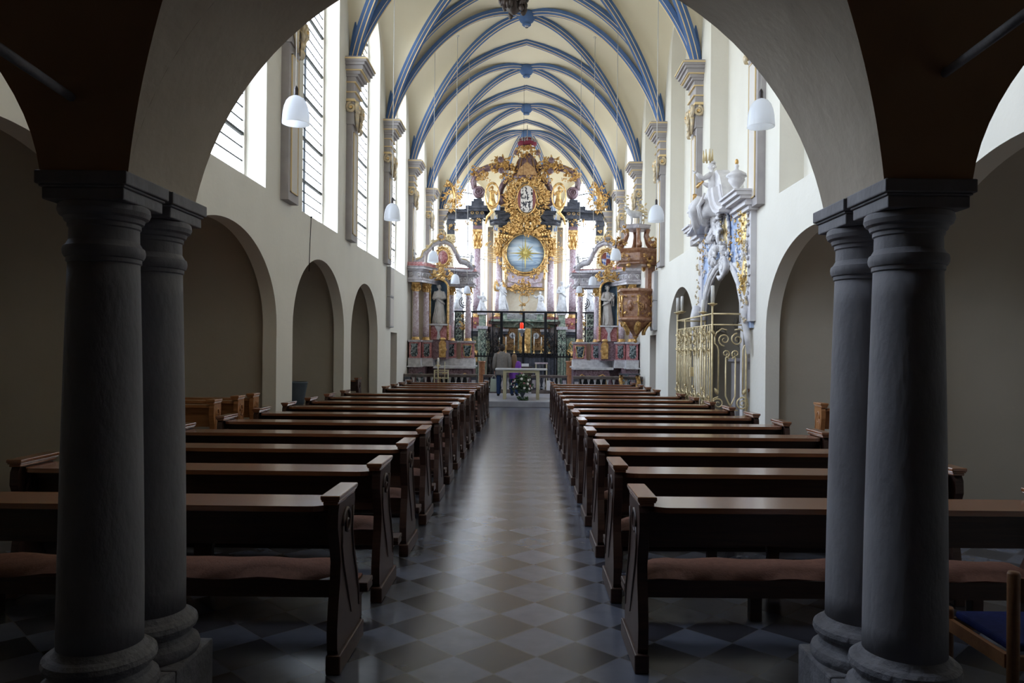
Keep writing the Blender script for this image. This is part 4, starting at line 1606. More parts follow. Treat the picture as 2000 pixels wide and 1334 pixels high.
    m.tube([(a, 23.98, z) for a, z in [(nx - nw - .02, zb - .5)] + [((a - nx) * 1.07 + nx, z + (.02 if z > zs else 0)) for a, z in pts] + [(nx + nw + .02, zb - .5)]], .034, 6)
    for a, z in [(nx + nw + .05, 2.0 + .06 * i) for i in range(28)] + [(nx - nw - .05, 2.0 + .06 * i) for i in range(28)]:
        m.ell((a, 23.96, z), .018, 6, 4)
    ob('gilt_niche_frame', m, 'gold')
    m = B()
    m.bbox(nx - nw - .05, nx + nw + .05, 24.00, 24.9, 1.95, 2.42)
    m.mi = 1
    m.bbox(nx - nw - .02, nx + nw + .02, 23.9, 24.9, 2.40, 2.45)
    m.prism([(nx - .06, 1.95), (nx - .03, 2.2), (nx - .14, 2.40), (nx + .14, 2.40), (nx + .03, 2.2), (nx + .06, 1.95)], 23.94, 24.0, 'y')
    ob('statue_pedestal', m, ['marred', 'marwhite'])
    m = B()
    m.bbox(nx - nw + .02, nx + nw, 23.8, 24.7, 1.34, 1.93)
    tb_ = ob('tabernacle', m, 'marpurple')
    m = B()
    xt = -2.60
    m.prism([(xt - .10, 1.40), (xt - .11, 1.84), (xt - .06, 1.92), (xt + .06, 1.92), (xt + .11, 1.84), (xt + .10, 1.40)], 23.75, 23.81, 'y')
    rocaille(m, (xt, 23.75, 1.65), .2, .48, 16, 21, .010)
    m.ell((xt, 23.76, 1.97), (.10, .04, .05))
    ob('tabernacle_door', m, 'gold', tb_)
    # gable with swooping bands, lattice and cartouche
    def G(px, py):
        q = (px - 800) / 125
        Y = 23.4 + 1.35 * q
        p = P(px, py, Y)
        return (p.x, Y, p.z + .02)
    m = B()
    outl = [(801, 517), (812, 514), (824, 509), (826, 498), (836, 491), (846, 480), (857, 475), (870, 474), (882, 480), (890, 493), (896, 506), (900, 512), (910, 514), (918, 520), (925, 526)]
    m.tube([G(*q) for q in outl], [.10, .10, .09, .07, .07, .07, .065, .065, .07, .08, .09, .10, .10, .09, .06], 8, flat=.9)
    m.tube([G(*q) for q in ((801, 523), (925, 531))], .05, 6)
    for c_ in ((803, 515), (922, 524)):
        p = G(*c_)
        m.scroll(p, .10, 1.3, .03, 0, 1)
    gb = ob('gable', m, 'margrey')
    m = B()
    m.tube([(p[0], p[1] - .05, p[2] + .09) for p in [G(*q) for q in outl]], .03, 6)
    for q in range(4, 10):
        p = G(*outl[q])
        for d in (.5, 1.1, 1.7, 2.3): m.leaf((p[0], p[1] - .03, p[2] + .1), .09, .02, d + .3, .012, .01)
    ob('gable_edge', m, 'goldpale' if L else 'margrey', gb)
    m = B()
    for q in range(12):
        px = 836 + q * 5
        zt = 500 + abs(px - 866) * .55
        m.tube([G(px, 524), G(px + 4, zt)], .009, 4)
        m.tube([G(px + 4, 524), G(px, zt)], .009, 4)
    ob('gilt_lattice', m, 'goldpale', gb)
    m = B()
    cx, cy, cz = G(866, 505)
    cy -= .12
    m.ell((cx, cy, cz), (.15, .04, .21), 20, 12)
    sh_ = ob('cartouche_shield', m, 'marred' if L else SHIELD)
    m = B()
    m.tube([(cx + .19 * math.cos(a), cy - .02, cz + .25 * math.sin(a)) for a in [2 * PI * i / 24 for i in range(24)]], .035, 6, closed=True)
    leafring(m, (cx, cy, cz), .20, .27, 16, .10, .025, .015, 3)
    ob('cartouche_frame', m, 'gold', sh_)
    m = B()
    bx, by, bz = G(864, 541)
    rocaille(m, (bx, by - .45, bz), .72, .34, 30, 8, .022)
    rocaille(m, (bx, by - .45, bz + .2), .28, .34, 16, 9, .022)
    m.tube([(bx - .3, by - .4, bz - .1), (bx, by - .48, bz + .02), (bx + .3, by - .4, bz - .1)], [.03, .05, .03], 6)
    ob('gilt_garland', m, 'gold')
    m = B()
    vx, vy, vz_ = G(863, 478)
    vase(m, (vx, vy - .05, vz_), .34, .13)
    m.mi = 1
    leafring(m, (vx, vy - .15, vz_ + .2), .08, .06, 8, .07, .02, .012, 4)
    ob('crowning_vase', m, ['stonegrey', 'gold'])
    # putti sitting on the cornice
    for k, (px, py) in enumerate(((809, 512), (921, 517))):
        m = B()
        p = G(px, py)
        figure(m, (p[0], p[1] - .1, p[2] - .12), .48, .4 - .8 * k, .0, [(.3, -.1, .05), (.42, -.15, .22)], [(.28, 0, -.2), (.2, -.2, -.1)], naked=True, seed=k + 3)
        ob('putto', m, 'marwhite')
    # the statue in the niche is its own thing
    m = B()
    if L:
        figure(m, (nx, 24.06, 2.45), 1.22, .25, 0, [(.27, -.05, -.25), (.02, -.22, -.22)], [(.27, -.05, -.25), (.04, -.22, -.26)], robe=1.0, seed=11)
        m.tube([(nx - .12, 24.0, 3.45), (nx - .16, 23.98, 3.2)], [.05, .03], 6)
        lab = 'grey stone statue of a robed saint with crossed hands in the left blue niche'
    else:
        figure(m, (nx + .05, 24.06, 2.45), 1.24, -.25, 0, [(.27, -.05, -.25), (.10, -.25, -.12)], [(.28, -.05, -.25), (.06, -.22, -.3)], robe=.85, seed=12)
        figure(m, (nx - .12, 24.0, 3.05), .42, .6, 0, [(.2, -.1, .0), (.26, -.2, .1)], [(.25, -.1, -.1), (.2, -.25, 0)], naked=True, seed=14)
        lab = 'grey stone statue of a friar holding a small child in the right blue niche'
        m2 = m
    if not L:
        pass
    obj('statue', m, 'statuestone', None, world=True, label=lab, cat='statue')
    return root


def shield_material():
    m = bpy.data.materials.new('quartered_shield_lozenges')
    m.use_nodes = True
    t = m.node_tree
    b = t.nodes['Principled BSDF']
    tc = t.nodes.new('ShaderNodeTexCoord'); mp = t.nodes.new('ShaderNodeMapping')
    t.links.new(tc.outputs['Generated'], mp.inputs[0])
    mp.inputs['Rotation'].default_value = (0, .6, 0)
    mp.inputs['Scale'].default_value = (7, .001, 5)
    ck = t.nodes.new('ShaderNodeTexChecker'); ck.inputs['Scale'].default_value = 1
    t.links.new(mp.outputs[0], ck.inputs[0])
    ck.inputs[1].default_value = (.10, .20, .60, 1); ck.inputs[2].default_value = (.75, .75, .8, 1)
    ck2 = t.nodes.new('ShaderNodeTexChecker'); ck2.inputs['Scale'].default_value = 1
    mp2 = t.nodes.new('ShaderNodeMapping'); mp2.inputs['Scale'].default_value = (1.99, .001, 1.99)
    t.links.new(tc.outputs['Generated'], mp2.inputs[0]); t.links.new(mp2.outputs[0], ck2.inputs[0])
    mx = t.nodes.new('ShaderNodeMix'); mx.data_type = 'RGBA'
    t.links.new(ck2.outputs[1], mx.inputs[0]); t.links.new(ck.outputs[0], mx.inputs[6]); mx.inputs[7].default_value = (.28, .07, .05, 1)
    t.links.new(mx.outputs[2], b.inputs['Base Color'])
    b.inputs['Roughness'].default_value = .4
    return m


SHIELD = shield_material()
side_altar('left')
side_altar('right')

# ================================================================== THE PULPIT on the right wall
t_ = thing('pulpit', (3.0, 20.8, 2.05), 'reddish brown carved pulpit with gilding and canopy fixed to the right wall', 'pulpit')
pc = Vector((2.98, 20.75))
hexa = lambda r, n=6, a0=PI / 6: [(pc.x + r * math.cos(a0 + 2 * PI * i / n), pc.y + r * math.sin(a0 + 2 * PI * i / n)) for i in range(n)]


def hexstack(m, prof, n=6, a0=PI / 6):
    for (r0, z0), (r1, z1) in zip(prof, prof[1:]):
        A, Bq = hexa(r0, n, a0), hexa(r1, n, a0)
        for i in range(n):
            j = (i + 1) % n
            m.add([(*A[i], z0), (*A[j], z0), (*Bq[j], z1), (*Bq[i], z1)], [(0, 1, 2, 3)])
    m.add([(*p, prof[-1][1]) for p in hexa(prof[-1][0], n, a0)], [tuple(range(n))])
    m.add([(*p, prof[0][1]) for p in hexa(prof[0][0], n, a0)], [tuple(range(n))])


ob = lambda n, m, mats, p=t_, label=None: obj(n, m, mats, p, world=True, label=label)
m = MB()
hexstack(m, [(.50, 2.47), (.52, 2.50), (.50, 2.54), (.44, 2.58), (.44, 3.18), (.47, 3.22), (.53, 3.26), (.53, 3.32), (.48, 3.33)])
ob('basket', m, 'pulpit')
m = MB()
for i in range(6):       # gilded relief on every face and corner
    a = PI / 6 + 2 * PI * i / 6
    m.X = Matrix.Translation((pc.x, pc.y, 0)) @ Matrix.Rotation(a + PI / 2 + PI / 6, 4, 'Z')
    rocaille(m, (0, -.395, 2.88), .34, .54, 12, 30 + i, .008, hole=(.125, .20))
    m.X = Matrix.Translation((pc.x, pc.y, 0)) @ Matrix.Rotation(a + PI / 2, 4, 'Z')
    m.tube([(0, -.45, 2.58), (.01, -.47, 2.75), (-.01, -.46, 2.95), (0, -.47, 3.15)], [.03, .018, .016, .035], 6)
    m.scroll((0, -.46, 3.10), .05, 1.2, .014)
m.X = Matrix.Identity(4)
ob('gilt_relief', m, 'golddark')
for i in range(6):
    m = MB()
    a = PI / 6 + 2 * PI * i / 6
    m.X = Matrix.Translation((pc.x, pc.y, 0)) @ Matrix.Rotation(a + PI / 2 + PI / 6, 4, 'Z')
    m.ell((0, -.375, 2.88), (.10, .03, .17), 12, 8)
    m.ell((.01, -.40, 2.95), (.03, .02, .035), 8, 6)
    m.tube([(0, -.40, 2.92), (.02, -.41, 2.84), (-.01, -.40, 2.75)], [.04, .05, .03], 7)
    ob('figure_relief', m, 'pulpit')
m = MB()
hexstack(m, [(.06, 2.02), (.10, 2.10), (.16, 2.18), (.28, 2.30), (.42, 2.42), (.50, 2.47)])
m.mi = 1
for i in range(6):
    a = PI / 6 + 2 * PI * i / 6
    m.X = Matrix.Translation((pc.x, pc.y, 0)) @ Matrix.Rotation(a + PI / 2, 4, 'Z')
    m.leaf((0, -.46, 2.44), .36, .09, -PI / 2, .03, -.22)
    m.scroll((0, -.40, 2.36), .07, 1.3, .02)
m.X = Matrix.Identity(4)
m.lathe((pc.x, pc.y, 1.86), [(0, 0), (.04, .03), (.05, .07), (.02, .11), (.06, .16), (.09, .18)], 12)
ob('pendant_base', m, ['pulpit', 'golddark'])
m = MB()
m.bbox(3.28, 3.47, 20.6, 21.1, 2.6, 3.98)
ob('back_panel', m, 'pulpit')
m = MB()
hexstack(m, [(.50, 3.96), (.56, 3.98), (.56, 4.02), (.60, 4.06), (.60, 4.26), (.66, 4.32), (.69, 4.38), (.55, 4.40)])
cn_ = ob('canopy', m, 'pulpit')
for i in range(6):
    m = MB()
    a = PI / 6 + 2 * PI * i / 6
    m.X = Matrix.Translation((pc.x, pc.y, 0)) @ Matrix.Rotation(a + PI / 2 + PI / 6, 4, 'Z')
    rocaille(m, (0, -.55, 4.14), .46, .22, 12, 60 + i, .014)
    m.leaf((0, -.53, 4.0), .14, .07, -PI / 2, .02, .02)
    ob('gilt_fringe', m, 'golddark', cn_)
m = MB()
for i in range(6):
    a = PI / 6 + 2 * PI * i / 6
    m.X = Matrix.Translation((pc.x, pc.y, 0)) @ Matrix.Rotation(a + PI / 2, 4, 'Z')
    m.tube([(0, -.55, 4.42), (0, -.50, 4.50), (0, -.38, 4.60), (0, -.30, 4.78), (0, -.34, 4.94)], [.07, .08, .06, .05, .06], 8)
    m.X = m.X @ Matrix.Translation((0, -.52, 4.50)) @ Matrix.Rotation(PI / 2, 4, 'Z')
    m.scroll((0, 0, 0), .11, 1.3, .03)
m.X = Matrix.Identity(4)
ob('volute_scroll', m, 'pulpit', cn_)
m = MB()
hexstack(m, [(.34, 4.92), (.38, 4.95), (.40, 5.02), (.42, 5.05), (.36, 5.06)])
ob('canopy_top', m, 'margrey', cn_)
m = MB()
for k, (x, z, s) in enumerate(((-.5, 4.52, .3), (-.58, 4.5, .26), (.38, 4.56, .26), (-.38, 4.9, .22))):
    rocaille(m, (pc.x + x, pc.y - .35, z), s, s, 12, 80 + k, .016)
ob('gilt_garland', m, 'golddark', cn_)
# white carved lamb with palm branches on top
t_ = thing('carved_animal', (pc.x - .08, pc.y, 5.06), 'white carved animal between leafy branches on top of the pulpit canopy', 'statue')
m = MB()
m.tube([(.22, 0, .28), (.1, 0, .30), (-.05, 0, .31), (-.15, 0, .38), (-.19, 0, .47)], [.07, .10, .10, .07, .045], 10)
m.tube([(-.19, 0, .46), (-.26, 0, .47)], [.05, .028], 8)
for x, y in ((-.08, -.05), (-.06, .05), (.17, -.05), (.2, .05)):
    m.tube([(x, y, .26), (x + .02, y, .13), (x, y, 0.0)], [.04, .024, .02], 7)
m.tube([(.26, 0, .30), (.32, 0, .24)], [.025, .01], 6)
for s in (-1, 1): m.leaf((-.18, s * .03, .50), .08, .015, PI / 2 + .5, .01, 0)
m.bbox(-.3, .34, -.12, .12, 0, .02)
obj('body', m, 'marwhite', t_)
m = MB()
rr2 = random.Random(9)
for k in range(3):
    x0 = (.12, .26, -.24)[k]
    top = (.75, .6, .9)[k]
    m.tube([(x0, .05, 0), (x0 + .05, .05, top * .5), (x0 - .02, .05, top)], [.018, .014, .006], 5)
    for q in range(10):
        z = top * (.3 + .07 * q)
        m.leaf((x0 + .03, .04, z), .10, .025, rr2.uniform(-.6, .9) if q % 2 else PI - rr2.uniform(-.6, .9), .012, .01)
obj('branches', m, 'goldpale', t_)
# ================================================================== THE HIGH ALTAR
HY = 31.3
K = FOC / HY


def hx(px): return AX + (px - 1024) / K


def hz(py): return EYE + (VY - py) / K


root = thing('high_altar', (AX, 31.6, .17), 'towering baroque high altar with marble columns, gilded carving and crown, closing the choir', 'altar')
ob = lambda n, m, mats, p=root, label=None: obj(n, m, mats, p, world=True, label=label)
H = lambda px, py, y=HY: (hx(px), y, hz(py))


def both(fn):
    for s in (-1, 1): fn(s)


mirx = lambda s: (lambda px: px if s < 0 else 2 * 1024 - px)

for s in (-1, 1):
    q = mirx(s)
    nm = 'left' if s < 0 else 'right'
    for (px, ytop, ycap, yb, r, dy) in ((931, 487, 450, 614, .155, -.1), (973, 500, 464, 612, .15, .15)):
        Y = HY + dy
        x = hx(q(px))
        m = MB()
        z0, z1 = hz(yb), hz(ytop)
        m.lathe((x, Y, 0), [(r * 1.04, z0), (r * 1.04, z0 + .6), (r, (z0 + z1) / 2), (r * .88, z1)], 24)
        c = ob('column', m, 'marmauve' if px == 931 else 'marpink')
        m = MB(); capital(m, (x, Y, z1 - .02), r * .92, hz(ycap) - z1, 8)
        ob('capital', m, 'gold', c)
        m = MB()
        m.lathe((x, Y, z0 - .16), [(r * 1.35, 0), (r * 1.4, .03), (r * 1.25, .07), (r * 1.12, .09), (r * 1.2, .12), (r * 1.05, .16)], 20)
        ob('column_base', m, 'gold', c)
        # the tall pedestal
        m = MB()
        w_ = .29
        zt = z0 - .16
        moulding(m, x - w_, x + w_, Y - w_, Y + .5, [(0, .17, .55, 1), (.05, .55, .66, 1), (-.03, .66, 2.2, 0), (.02, 2.2, 2.3, 1), (.10, 2.3, 2.42, 1), (.14, 2.42, 2.52, 2), (-.02, 2.52, 2.75, 3), (.03, 2.75, zt, 3)])
        p_ = ob('pedestal', m, ['greenstone', 'mardark', 'margrey', 'marred'])
        m = MB()
        rocaille(m, (x, Y - w_ - .02, 1.75), .5, .55, 14, 100 + px, .02)
        m.lathe((x, Y - w_ - .06, 1.15), [(.0, 0), (.12, .02), (.14, .1), (.11, .3), (.14, .42), (0, .5)], 12)
        rocaille(m, (x, Y - w_ - .05, 2.68), .5, .22, 10, 140 + px, .02)
        ob('gilt_mount', m, 'gold', p_)
    # impost and entablature, outer
    x = hx(q(931))
    m = MB()
    moulding(m, x - .19, x + .19, HY - .3, HY + .3, [(0, hz(450), hz(444), 1), (-.01, hz(444), hz(432), 0), (.05, hz(432), hz(430), 0)])
    xa, xb = sorted((hx(q(872)), hx(q(956))))
    m.mi = 0
    m.bbox(xa, xb, HY - .05, HY + .35, hz(430), hz(424))
    m.bbox(xa + .03, xb - .03, HY, HY + .35, hz(424), hz(416))
    m.bbox(xa - .03, xb + .03, HY - .1, HY + .35, hz(416), hz(410))
    for p, a, b in ((.12, 430, 425), (.08, 425, 417), (.20, 417, 412), (.25, 412, 407)):
        m.bbox(x - .22 - p, x + .22 + p, HY - .3 - p, HY + .3, hz(a), hz(b))
    m.bbox(x - .25, x + .25, HY - .28, HY + .3, hz(407), hz(396))
    m.bbox(x - .17, x + .17, HY - .22, HY + .2, hz(396), hz(391))
    e = ob('entablature', m, ['mardark', 'marpurple'])
    m = MB()
    rocaille(m, (x, HY - .36, hz(438)), .32, .34, 8, 11, .02)
    for xx in (x - .2, x, x + .2): m.tube([(xx + .05 * math.cos(a), HY - .40, hz(420) + .05 * math.sin(a)) for a in [2 * PI * i / 10 for i in range(10)]], .012, 5, closed=True)
    ob('gilt_rosettes', m, 'gold', e)
    # inner block
    x = hx(q(982))
    m = MB()
    for p, a, b in ((-.12, 464, 452), (-.06, 452, 442), (.06, 442, 439), (.10, 439, 435), (-.02, 435, 422), (.06, 422, 418), (.10, 418, 414), (-.12, 414, 406)):
        m.bbox(x - .28 - p, x + .28 + p, HY - .2 - max(p, -.05), HY + .5, hz(a), hz(b))
    e = ob('inner_block', m, 'mardark')
    m = MB()
    rocaille(m, (x, HY - .24, hz(452)), .4, .4, 10, 12, .022)
    ob('gilt_mask', m, 'gold', e)
    # dark cornice sweeping up to the arms
    m = MB()
    path = [(955, 438), (968, 436), (982, 432), (992, 424), (1000, 416), (1010, 411)]
    m.tube([H(q(a), b, HY - .12) for a, b in path], [.10, .12, .13, .13, .12, .10], 8)
    m.tube([H(q(a), b - 5, HY - .2) for a, b in path], [.03] * 6, 6)
    ob('swept_cornice', m, 'mardark')
    # volutes
    m = MB()
    c = H(q(933), 378, HY - .1)
    m.lathe((0, 0, 0), [(0, 0)], 3) if False else None
    X0 = Matrix.Translation(c) @ Matrix.Rotation(PI / 2, 4, 'X')
    m.X = X0
    m.lathe((0, 0, 0), [(0, -.17), (.20, -.17), (.245, -.12), (.255, 0), (.245, .14), (.20, .2), (0, .2)], 24)
    m.X = Matrix.Identity(4)
    m.scroll((c[0], c[1] - .19, c[2]), .20, 2.2, .022, PI / 2, s, 26)
    m.scroll((c[0], c[1] - .21, c[2]), .20, 2.2, .022, PI / 2, s, 26)
    ob('volute', m, 'marpurple')
    m = MB()
    c = H(q(980), 393, HY - .1)
    m.lathe((c[0], c[1], c[2] - .24), [(.05, 0), (.17, .04), (.23, .14), (.25, .24), (.23, .34), (.17, .44), (.05, .48)], 24, fold=.05, folds=12)
    ob('ribbed_volute', m, 'marpurple')
    # outer and inner arch bands
    m = MB()
    path = [(924, 372), (922, 358), (926, 346), (936, 336), (950, 330), (966, 327), (982, 326), (1000, 330)]
    m.tube([H(q(a), b, HY - .08) for a, b in path], [.12, .14, .15, .15, .15, .15, .15, .12], 8)
    m.tube([H(q(a), b, HY - .22) for a, b in path], .05, 6)
    ob('outer_arch_band', m, 'marpurple')
    m = MB()
    path = [(974, 386), (974, 374), (979, 362), (988, 352), (1000, 346), (1012, 347), (1024, 348)]
    m.tube([H(q(a), b, HY + .05) for a, b in path], [.12, .13, .13, .13, .12, .10, .09], 8)
    m.tube([H(q(a), b, HY - .08) for a, b in path], .045, 6)
    ob('inner_arch_band', m, 'marpurple')
    m = MB()
    for k, (px, py, w_, h_, n) in enumerate(((934, 341, 30, 26, 26), (964, 327, 22, 22, 16), (977, 324, 36, 30, 34), (992, 336, 30, 34, 34), (948, 352, 16, 12, 8), (984, 352, 20, 26, 16))):
        rocaille(m, H(q(px), py, HY - .22), w_ / K, h_ / K, n, 200 + k, .024)
    ob('gilt_foliage', m, 'golddark')
    m = MB()
    for k, (px, py) in enumerate(((975, 316), (976, 337))):
        c = H(q(px), py, HY - .3)
        m.X = Matrix.Translation(c) @ Matrix.Rotation(PI / 2, 4, 'X')
        m.lathe((0, 0, 0), [(0, -.06), (.11, -.06), (.125, 0), (.11, .06), (0, .06)], 16)
        m.X = Matrix.Identity(4)
        m.scroll((c[0], c[1] - .08, c[2]), .09, 1.5, .014)
    ob('dark_rosette', m, 'marpurple')
    # gilded angel seated on the inner block
    m = MB()
    c = H(q(960), 409, HY - .45)
    figure(m, (c[0], c[1], c[2]), .98, .35 * -s, 0, [(.28, -.05, .12), (.12, -.12, .32)] if s < 0 else [(.3, -.05, -.2), (.3, -.2, -.05)],
           [(.3, -.05, -.2), (.3, -.2, -.05)] if s < 0 else [(.28, -.05, .12), (.12, -.12, .32)], kneel=True, seed=31)
    a = ob('gilded_angel', m, 'gold')
    m = MB()
    m.tube([(c[0] - .24 * s * 0 + .28 * math.cos(t_), c[1] - .1, c[2] + .45 + .5 * math.sin(t_)) for t_ in [2 * PI * i / 22 for i in range(22)]], [.05 if 3 < i < 9 or 13 < i < 20 else .03 for i in range(22)], 6, closed=True)
    m.tube([(c[0] - s * -.15, c[1] - .1, c[2] + .0), (c[0], c[1] - .12, c[2] - .22), (c[0] + s * .2, c[1] - .08, c[2] - .42), (c[0] + s * .26, c[1] - .05, c[2] - .7)], [.06, .08, .06, .03], 7)
    ob('gilded_drapery', m, 'gold', a)
    # outermost pilaster with gilt crowning
    x0, x1 = sorted((hx(q(871)), hx(q(886))))
    m = MB()
    m.bbox(x0, x1, HY + .05, HY + .35, hz(462), hz(430))
    m.bbox(x0 - .04, x1 + .04, HY, HY + .35, hz(440), hz(436))
    o_ = ob('side_pilaster', m, 'mardark')
    m = MB()
    m.bbox(x0 + .05, x1 - .05, HY + .1, HY + .3, .17, hz(470))
    ob('pilaster_shaft', m, 'creamstone', o_)
    m = MB()
    capital(m, ((x0 + x1) / 2, HY + .18, hz(476)), .12, .36, 8)
    ob('capital', m, 'goldpale', o_)
    m = MB()
    rocaille(m, H(q(882), 385, HY - .12), 34 / K, 62 / K, 34, 240, .028)
    rocaille(m, H(q(899), 385, HY - .12), 20 / K, 38 / K, 14, 241, .022)
    p = H(q(883), 408, HY - .1)
    m.tube([p, (p[0] + .1, p[1], p[2] + .5), (p[0] - .1, p[1], p[2] + 1.0)], [.08, .12, .05], 7)
    ob('gilt_flame_vase', m, 'gold' if s < 0 else 'golddark', o_)
    m = MB()
    rocaille(m, H(q(884), 448, HY - .05), 16 / K, 18 / K, 8, 244, .02)
    rocaille(m, H(q(916), 437, HY - .2), 16 / K, 16 / K, 8, 245, .02)
    ob('gilt_bracket', m, 'gold', o_)
    # cream wall pilasters between the columns
    m = MB()
    x = hx(q(955))
    m.bbox(x - .12, x + .12, HY + .5, HY + .8, .17, hz(440))
    m.mi = 1
    m.bbox(x - .05, x + .05, HY + .48, HY + .5, 3.0, hz(450))
    ob('rear_pilaster', m, ['creamstone', 'panelgrey'])
    m = MB()
    for j in range(9):     # gilt rays and cloud beside the inner column
        a = PI + (j - 4) * .10
        c = H(q(975), 500, HY - .12)
        d = -1 if s > 0 else 1
        m.tube([(c[0] + d * .15 * math.cos(a), c[1], c[2] + .15 * math.sin(a) + (j - 4) * .09), (c[0] + d * (.55 + .1 * (j % 2)) * math.cos(a), c[1] - .03, c[2] + .45 * math.sin(a) + (j - 4) * .11)], [.035, .008], 4)
    rocaille(m, H(q(958), 482, HY - .12), 24 / K, 14 / K, 10, 250, .02)
    rocaille(m, H(q(960), 460, HY - .12), 14 / K, 22 / K, 8, 251, .018)
    ob('gilt_rays', m, 'gold')

# hood, crown
m = MB()
cx = hx(1026)
m.lathe((cx, HY, hz(352)), [(.66, 0), (.62, .12), (.52, .32), (.46, .55), (.40, .75), (.30, .92), (.2, 1.05), (.12, 1.1)], 28, fold=.06, folds=10, sy=.6)
hd = ob('canopy_hood', m, 'marpurple')
m = MB()
for a_ in range(5):
    an = PI + PI * (a_ + .5) / 5
    m.tube([(cx + .64 * math.cos(an), HY + .40 * math.sin(an), hz(350)), (cx + .5 * math.cos(an), HY + .33 * math.sin(an), hz(330)), (cx + .36 * math.cos(an), HY + .24 * math.sin(an), hz(312))], [.04, .03, .02], 6)
m.prism([(cx - .42, hz(346)), (cx + .42, hz(346)), (cx + .30, hz(333)), (cx + .05, hz(322)), (cx - .05, hz(322)), (cx - .30, hz(333))], HY - .42, HY - .36, 'y')
ob('hood_lining', m, 'ochre', hd)
m = MB()
rocaille(m, (cx, HY - .3, hz(300)), 46 / K, 20 / K, 44, 260, .026)
rocaille(m, (cx, HY - .3, hz(292)), 30 / K, 10 / K, 20, 261, .026)
for d in (-1, 1):
    rocaille(m, (cx + d * .42, HY - .3, hz(308)), 12 / K, 14 / K, 8, 262, .022)
ob('gilt_crest', m, 'golddark', hd)
m = MB()
for d in (-1, 1):
    m.ell((cx + d * .43, HY - .32, hz(302)), (.12, .08, .12), 12, 8)
ob('dark_rosette', m, 'marpurple', hd)
m = MB()
m.lathe((cx, HY, hz(288)), [(.30, 0), (.32, .05), (.36, .16), (.40, .22)], 24)
for i in range(12):
    a = 2 * PI * i / 12
    m.ell((cx + .39 * math.cos(a), HY + .39 * math.sin(a), hz(288) + .24), (.035, .035, .07), 6, 5)
cr_ = ob('crown', m, 'silver')
m = MB()
m.ell((cx, HY, hz(281) + .02), (.40, .40, .23), 20, 10)
ob('crown_cushion', m, 'crownred', cr_)
m = MB()
for i in range(6):
    a = 2 * PI * i / 6 + .26
    for k in range(7):
        t_ = PI / 2 * k / 6
        m.ell((cx + .40 * math.cos(t_) * math.cos(a), HY + .40 * math.cos(t_) * math.sin(a), hz(282) + .24 * math.sin(t_) + .05), .028, 6, 4)
m.ell((cx, HY, hz(271)), (.05, .05, .09), 8, 6)
ob('crown_pearls', m, 'silver', cr_)
m = MB()
m.tube([(cx, HY, hz(272)), (cx, HY, RID - .3)], .015, 5)
ob('suspension_rod', m, 'stonegrey', cr_)

# coat of arms
def arms_material():
    m = bpy.data.materials.new('painted_coat_of_arms')
    m.use_nodes = True
    t = m.node_tree
    b = t.nodes['Principled BSDF']
    b.inputs['Roughness'].default_value = .5
    tc = t.nodes.new('ShaderNodeTexCoord'); sp = t.nodes.new('ShaderNodeSeparateXYZ')
    t.links.new(tc.outputs['Generated'], sp.inputs[0])
    def mt(op, a, c=None):
        n = t.nodes.new('ShaderNodeMath'); n.operation = op
        for i, v in enumerate((a, c)):
            if v is None: continue
            if isinstance(v, (int, float)): n.inputs[i].default_value = v
            else: t.links.new(v, n.inputs[i])
        return n.outputs[0]
    vo = t.nodes.new('ShaderNodeTexNoise'); vo.inputs['Scale'].default_value = 10; vo.inputs['Detail'].default_value = 1
    t.links.new(tc.outputs['Generated'], vo.inputs[0])
    pat = mt('GREATER_THAN', vo.outputs[0], .53)
    mx = t.nodes.new('ShaderNodeMix'); mx.data_type = 'RGBA'
    t.links.new(pat, mx.inputs[0]); mx.inputs[6].default_value = (.62, .58, .54, 1); mx.inputs[7].default_value = (.03, .03, .04, 1)
    # red outer strips
    ax_ = mt('ABSOLUTE', mt('SUBTRACT', sp.outputs[0], .5))
    red = mt('GREATER_THAN', ax_, .33)
    m2 = t.nodes.new('ShaderNodeMix'); m2.data_type = 'RGBA'
    t.links.new(red, m2.inputs[0]); t.links.new(mx.outputs[2], m2.inputs[6]); m2.inputs[7].default_value = (.16, .03, .025, 1)
    wht = mt('MULTIPLY', mt('GREATER_THAN', sp.outputs[2], .66), mt('LESS_THAN', mt('ABSOLUTE', mt('SUBTRACT', sp.outputs[0], .64)), .09))
    m3 = t.nodes.new('ShaderNodeMix'); m3.data_type = 'RGBA'
    t.links.new(wht, m3.inputs[0]); t.links.new(m2.outputs[2], m3.inputs[6]); m3.inputs[7].default_value = (.62, .58, .56, 1)
    t.links.new(m3.outputs[2], b.inputs['Base Color'])
    return m


m = MB()
c = Vector(H(1026, 393, HY - .3))
c = c - Vector((0, .14, 0))
m.ell(c, (.37, .09, .55), 26, 16)
c = c + Vector((0, .14, 0))
sh = ob('coat_of_arms', m, arms_material())
m = MB()
m.tube([(c[0] + .38 * math.cos(a), c[1] - .04, c[2] + .60 * math.sin(a)) for a in [2 * PI * i / 30 for i in range(30)]], .05, 7, closed=True)
rocaille(m, (c[0], c[1] + .06, c[2]), 80 / K, 82 / K, 190, 270, .028, depth=.14, hole=(.46, .66))
rocaille(m, (c[0], c[1], c[2] + .78), 44 / K, 20 / K, 26, 271, .026)
ob('gilt_cartouche', m, 'gold', sh)
m = MB()
m.prism([(hx(1024) + .86 * math.cos(a), hz(404) + (1.12 if math.sin(a) > 0 else .6) * math.sin(a)) for a in [2 * PI * i / 28 for i in range(28)]], HY + .1, HY + .25, 'y')
ob('rear_shell', m, 'creamstone', sh)
